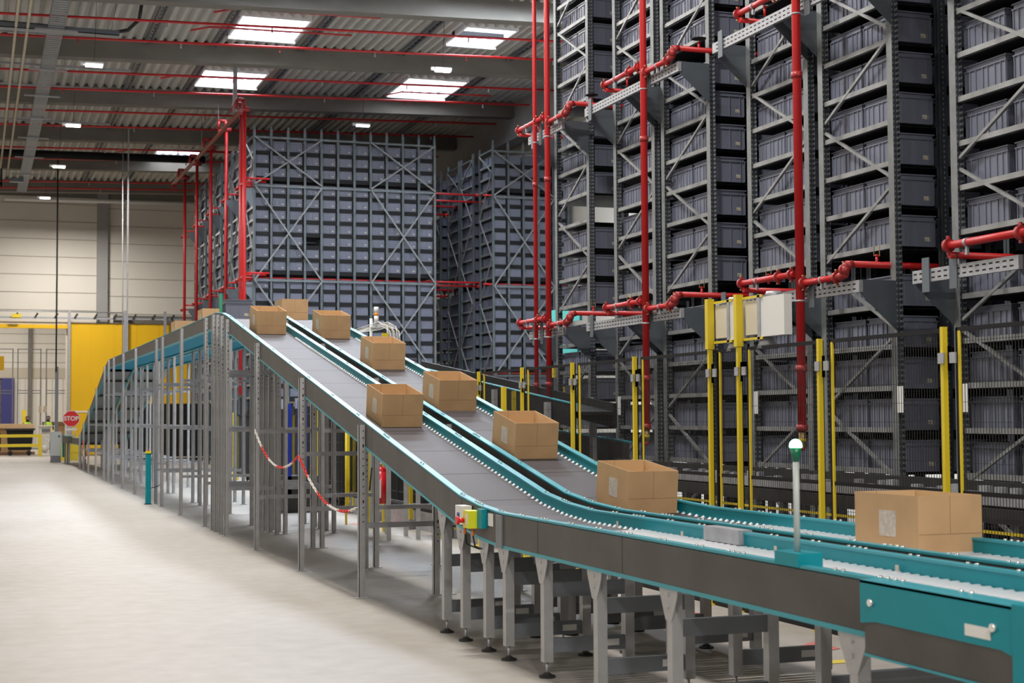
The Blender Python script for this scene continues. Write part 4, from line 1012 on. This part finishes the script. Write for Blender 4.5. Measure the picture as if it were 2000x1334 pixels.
MB().prism([(2.86,.12),(3.18,.12),(3.38,1.32),(2.80,1.32)], 71.7, 72.1, 'y').ball((3.04, 71.8, .3), .2, 12, 6).build('bag', M['film'], fb)
MB().box(2.78, 3.40, 71.65, 72.15, 1.30, 1.36).build('frame', M['beige'], fb)
MB().box(2.92, 3.28, 71.64, 71.66, 1.06, 1.20).build('dark_contents', M['tray'], fb)
tag(MB().tube((3.35, 71.6, 0), (3.35, 71.6, 1.25), .025, 8).build('yellow_pole', M['yellow']), 'thin yellow pole between the plastic bag and the grey cabinet', 'pole')
tag(MB().box(.0, 1.32, 74.0, 74.04, 3.9, 4.55).build('wall_sign', M['ydoor']), 'tan sign with dark mark hanging at the far left edge', 'sign')
# stop sign
ss = thing('stop_sign', (3.75, 64.0, 0), 'red octagonal stop sign in front of the yellow door', 'sign')
oc = [(3.74+.35*math.cos(PI/8+k*PI/4), 1.64+.35*math.sin(PI/8+k*PI/4)) for k in range(8)]
oc2 = [(3.74+.325*math.cos(PI/8+k*PI/4), 1.64+.325*math.sin(PI/8+k*PI/4)) for k in range(8)]
MB().prism(oc, 64.0, 64.02, 'y').build('border', M['white'], ss)
MB().prism(oc2, 63.985, 64.0, 'y').build('plate', M['estop'], ss)
MB().box(3.70, 3.78, 64.02, 64.06, 0, 1.6).build('post', M['galv'], ss)
MB().box(3.5, 3.98, 64.0, 64.02, 1.16, 1.26).build('lower_plate', M['white'], ss)
cu = bpy.data.curves.new('lettering', 'FONT'); cu.body = 'STOP'; cu.size = .24; cu.align_x = 'CENTER'; cu.align_y = 'CENTER'; cu.extrude = .004; cu.offset = .008
tmp = bpy.data.objects.new('tmp', cu); C.objects.link(tmp)
bpy.context.view_layer.update()
me = bpy.data.meshes.new_from_object(tmp.evaluated_get(bpy.context.evaluated_depsgraph_get()))
bpy.data.objects.remove(tmp)
lo = bpy.data.objects.new('lettering', me); C.objects.link(lo); lo.parent = ss; me.materials.clear(); me.materials.append(M['white'])
lo.location = (-.01, -.022, 1.64); lo.rotation_euler = (PI/2, 0, 0)
# tall fence frames in the far opening
ff = thing('machine_fence', (2, 76, 0), 'tall thin grey fence frames standing in the far opening', 'fence')
for x in (.2, 1.75, 1.98, 3.02, 3.28, 4.35):
    MB().box(x-.025, x+.025, 76, 76.05, 0, 5.0).build('post', M['crossbar'], ff)
for a, b in ((.2, 1.75), (1.98, 3.02), (3.28, 4.35)):
    for z in (4.95, 2.98, 2.85, .2): MB().box(a, b, 76, 76.04, z, z+.04).build('rail', M['crossbar'], ff)
tag(MB().box(2.28, 2.48, 79, 79.3, 0, 2.1).build('warning_post', M['yellow']), 'black and yellow striped guard post beside the navy dock cushion', 'post')
for i, x in enumerate((3.0, 3.22)):
    tag(MB().box(x-.08, x+.08, 75.6, 75.7, 1.95, 2.25).build('hanging_cards', M['paper']), ('left' if i == 0 else 'right')+' bundle of paper tags hanging on the far fence frame', 'tags')

def person(x, y, label, hair='cloth', face=True):
    t = thing('person', (x, y, 0), label, 'person')
    J = [(x,y,.95),(x,y,1.15),(x,y,1.40),(x,y-.0,1.50),(x,y-.01,1.60),(x,y-.01,1.70),
         (x-.19,y,1.42),(x-.24,y-.05,1.15),(x-.16,y-.28,1.12),(x-.12,y-.36,1.12),
         (x+.19,y,1.42),(x+.24,y-.05,1.15),(x+.16,y-.28,1.12),(x+.12,y-.36,1.12),
         (x-.10,y,.90),(x-.11,y-.02,.48),(x-.11,y,.08),(x-.11,y-.12,.04),
         (x+.10,y,.90),(x+.11,y-.02,.48),(x+.11,y,.08),(x+.11,y-.12,.04)]
    E_ = [(0,1),(1,2),(2,3),(3,4),(4,5),(2,6),(6,7),(7,8),(8,9),(2,10),(10,11),(11,12),(12,13),(0,14),(14,15),(15,16),(16,17),(0,18),(18,19),(19,20),(20,21)]
    Rr = [.15,.14,.16,.06,.095,.085,.07,.05,.04,.035,.07,.05,.04,.035,.09,.065,.045,.04,.09,.065,.045,.04]
    me = bpy.data.meshes.new('body'); me.from_pydata([(a-x, b-y, c) for a, b, c in J], E_, []); me.materials.append(M['cloth'])
    o = bpy.data.objects.new('body', me); C.objects.link(o); o.parent = t
    m = o.modifiers.new('Skin', 'SKIN'); 
    if not me.skin_vertices: bpy.context.view_layer.objects.active = o
    for i, v in enumerate(me.skin_vertices[0].data): v.radius = (Rr[i], Rr[i]*.8); v.use_root = (i == 0)
    o.modifiers.new('Sub', 'SUBSURF').levels = 1; o.modifiers['Sub'].render_levels = 1
    v = MB(); n = 14; lev = [(1.0,.19,.15),(1.15,.185,.15),(1.3,.20,.155),(1.42,.21,.13),(1.50,.11,.09)]
    vs = []; fs = []
    for z, rx, ry in lev:
        for i in range(n): a = 2*PI*i/n; vs.append((x+rx*math.cos(a), y+ry*math.sin(a), z))
    for j in range(len(lev)-1):
        for i in range(n): fs.append((j*n+i, j*n+(i+1) % n, (j+1)*n+(i+1) % n, (j+1)*n+i))
    v.add(vs, fs, True).build('vest', M['hivis'], t)
    MB().ball((x, y-.005, 1.665), .098, 12, 8, sz=1.15).build('head', M['skin'], t)
    MB().ball((x, y+.012, 1.69), .105, 12, 6, sz=1.05).build('hair', M[hair], t)
    for s in (-1, 1): MB().ball((x+s*.035, y-.10, 1.67), .012, 6, 4).build('eye', M['white'], t)
    MB().ball((x, y-.108, 1.645), .016, 6, 4).build('nose', M['skin'], t)
    return t
person(2.46, 76.5, 'person in a green high-visibility vest with dark hood, left of the fence posts')
person(3.42, 76.8, 'person in a yellow-green high-visibility vest with dark hair, right of the fence posts')

# ---------------------------------------------------------------- camera
f, psi, th, ro = 2966.5, 0.340789, 0.0497213, -0.0058811
fw = Vector((math.sin(psi)*math.cos(th), math.cos(psi)*math.cos(th), math.sin(th)))
rt = Vector((math.cos(psi), -math.sin(psi), 0)); up = rt.cross(fw)
r2 = math.cos(ro)*rt + math.sin(ro)*up; u2 = -math.sin(ro)*rt + math.cos(ro)*up
cam = bpy.data.cameras.new('camera'); co = bpy.data.objects.new('camera', cam); C.objects.link(co)
co.matrix_world = Matrix(((r2.x, u2.x, -fw.x, 0), (r2.y, u2.y, -fw.y, 0), (r2.z, u2.z, -fw.z, 1.6), (0,0,0,1)))
cam.sensor_width = 36; cam.lens = f/2000*36; cam.clip_end = 300; cam.clip_start = .1
cam.dof.use_dof = True; cam.dof.focus_distance = 14.5; cam.dof.aperture_fstop = 4.5
bpy.context.scene.camera = co

# ---------------------------------------------------------------- light
def area(x, y, z, sx, sy, power, col=(1,.95,.88), rot=(0,0,0)):
    l = bpy.data.lights.new('hall_light', 'AREA'); l.shape = 'RECTANGLE'; l.size = sx; l.size_y = sy; l.energy = power; l.color = col
    o = bpy.data.objects.new('hall_light', l); C.objects.link(o); o.location = (x, y, z); o.rotation_euler = rot
    return o
WARM = (1, .955, .90); COOL = (.76, .86, 1)
for y, p in ((5.0, 170), (12.5, 620), (20, 620), (29, 600), (38.2, 470), (46.4, 420), (54.3, 400), (66.5, 640)):
    area(3.5, y, 10.2, 1.2, .15, p, WARM)
for y, p in ((12, 520), (22, 560), (34, 560), (48, 500), (62, 450)): area(-11, y, 8.5, 1.2, .3, p, WARM)
for x, p in ((-4.5, 800), (0, 950), (5, 750)): area(x, -5.0, 10.2, 1.2, .3, p, WARM)
for y in (29, 37.4): area(11.3, y, 10.45, 1.2, .3, 230, WARM)
for x0, x1, y0, y1 in SKY:
    area((x0+x1)/2, (y0+y1)/2, RZ(x0)+.42, x1-x0-.1, y1-y0-.1, (1500 if y1 < 35 else (50 if y0 > 55 else 110)) if x1-x0 < 4 else 1500, COOL)
for y in (76, 85): area(1, y, 8.8, 3, 3, 750, WARM)
w = bpy.data.worlds.new('world'); bpy.context.scene.world = w; w.use_nodes = True
w.node_tree.nodes['Background'].inputs[0].default_value = (.75, .82, 1, 1); w.node_tree.nodes['Background'].inputs[1].default_value = .15
vs = bpy.context.scene.view_settings
vs.view_transform = 'Standard'; vs.look = 'None'; vs.exposure = 0.06; vs.gamma = 1; vs.use_curve_mapping = False
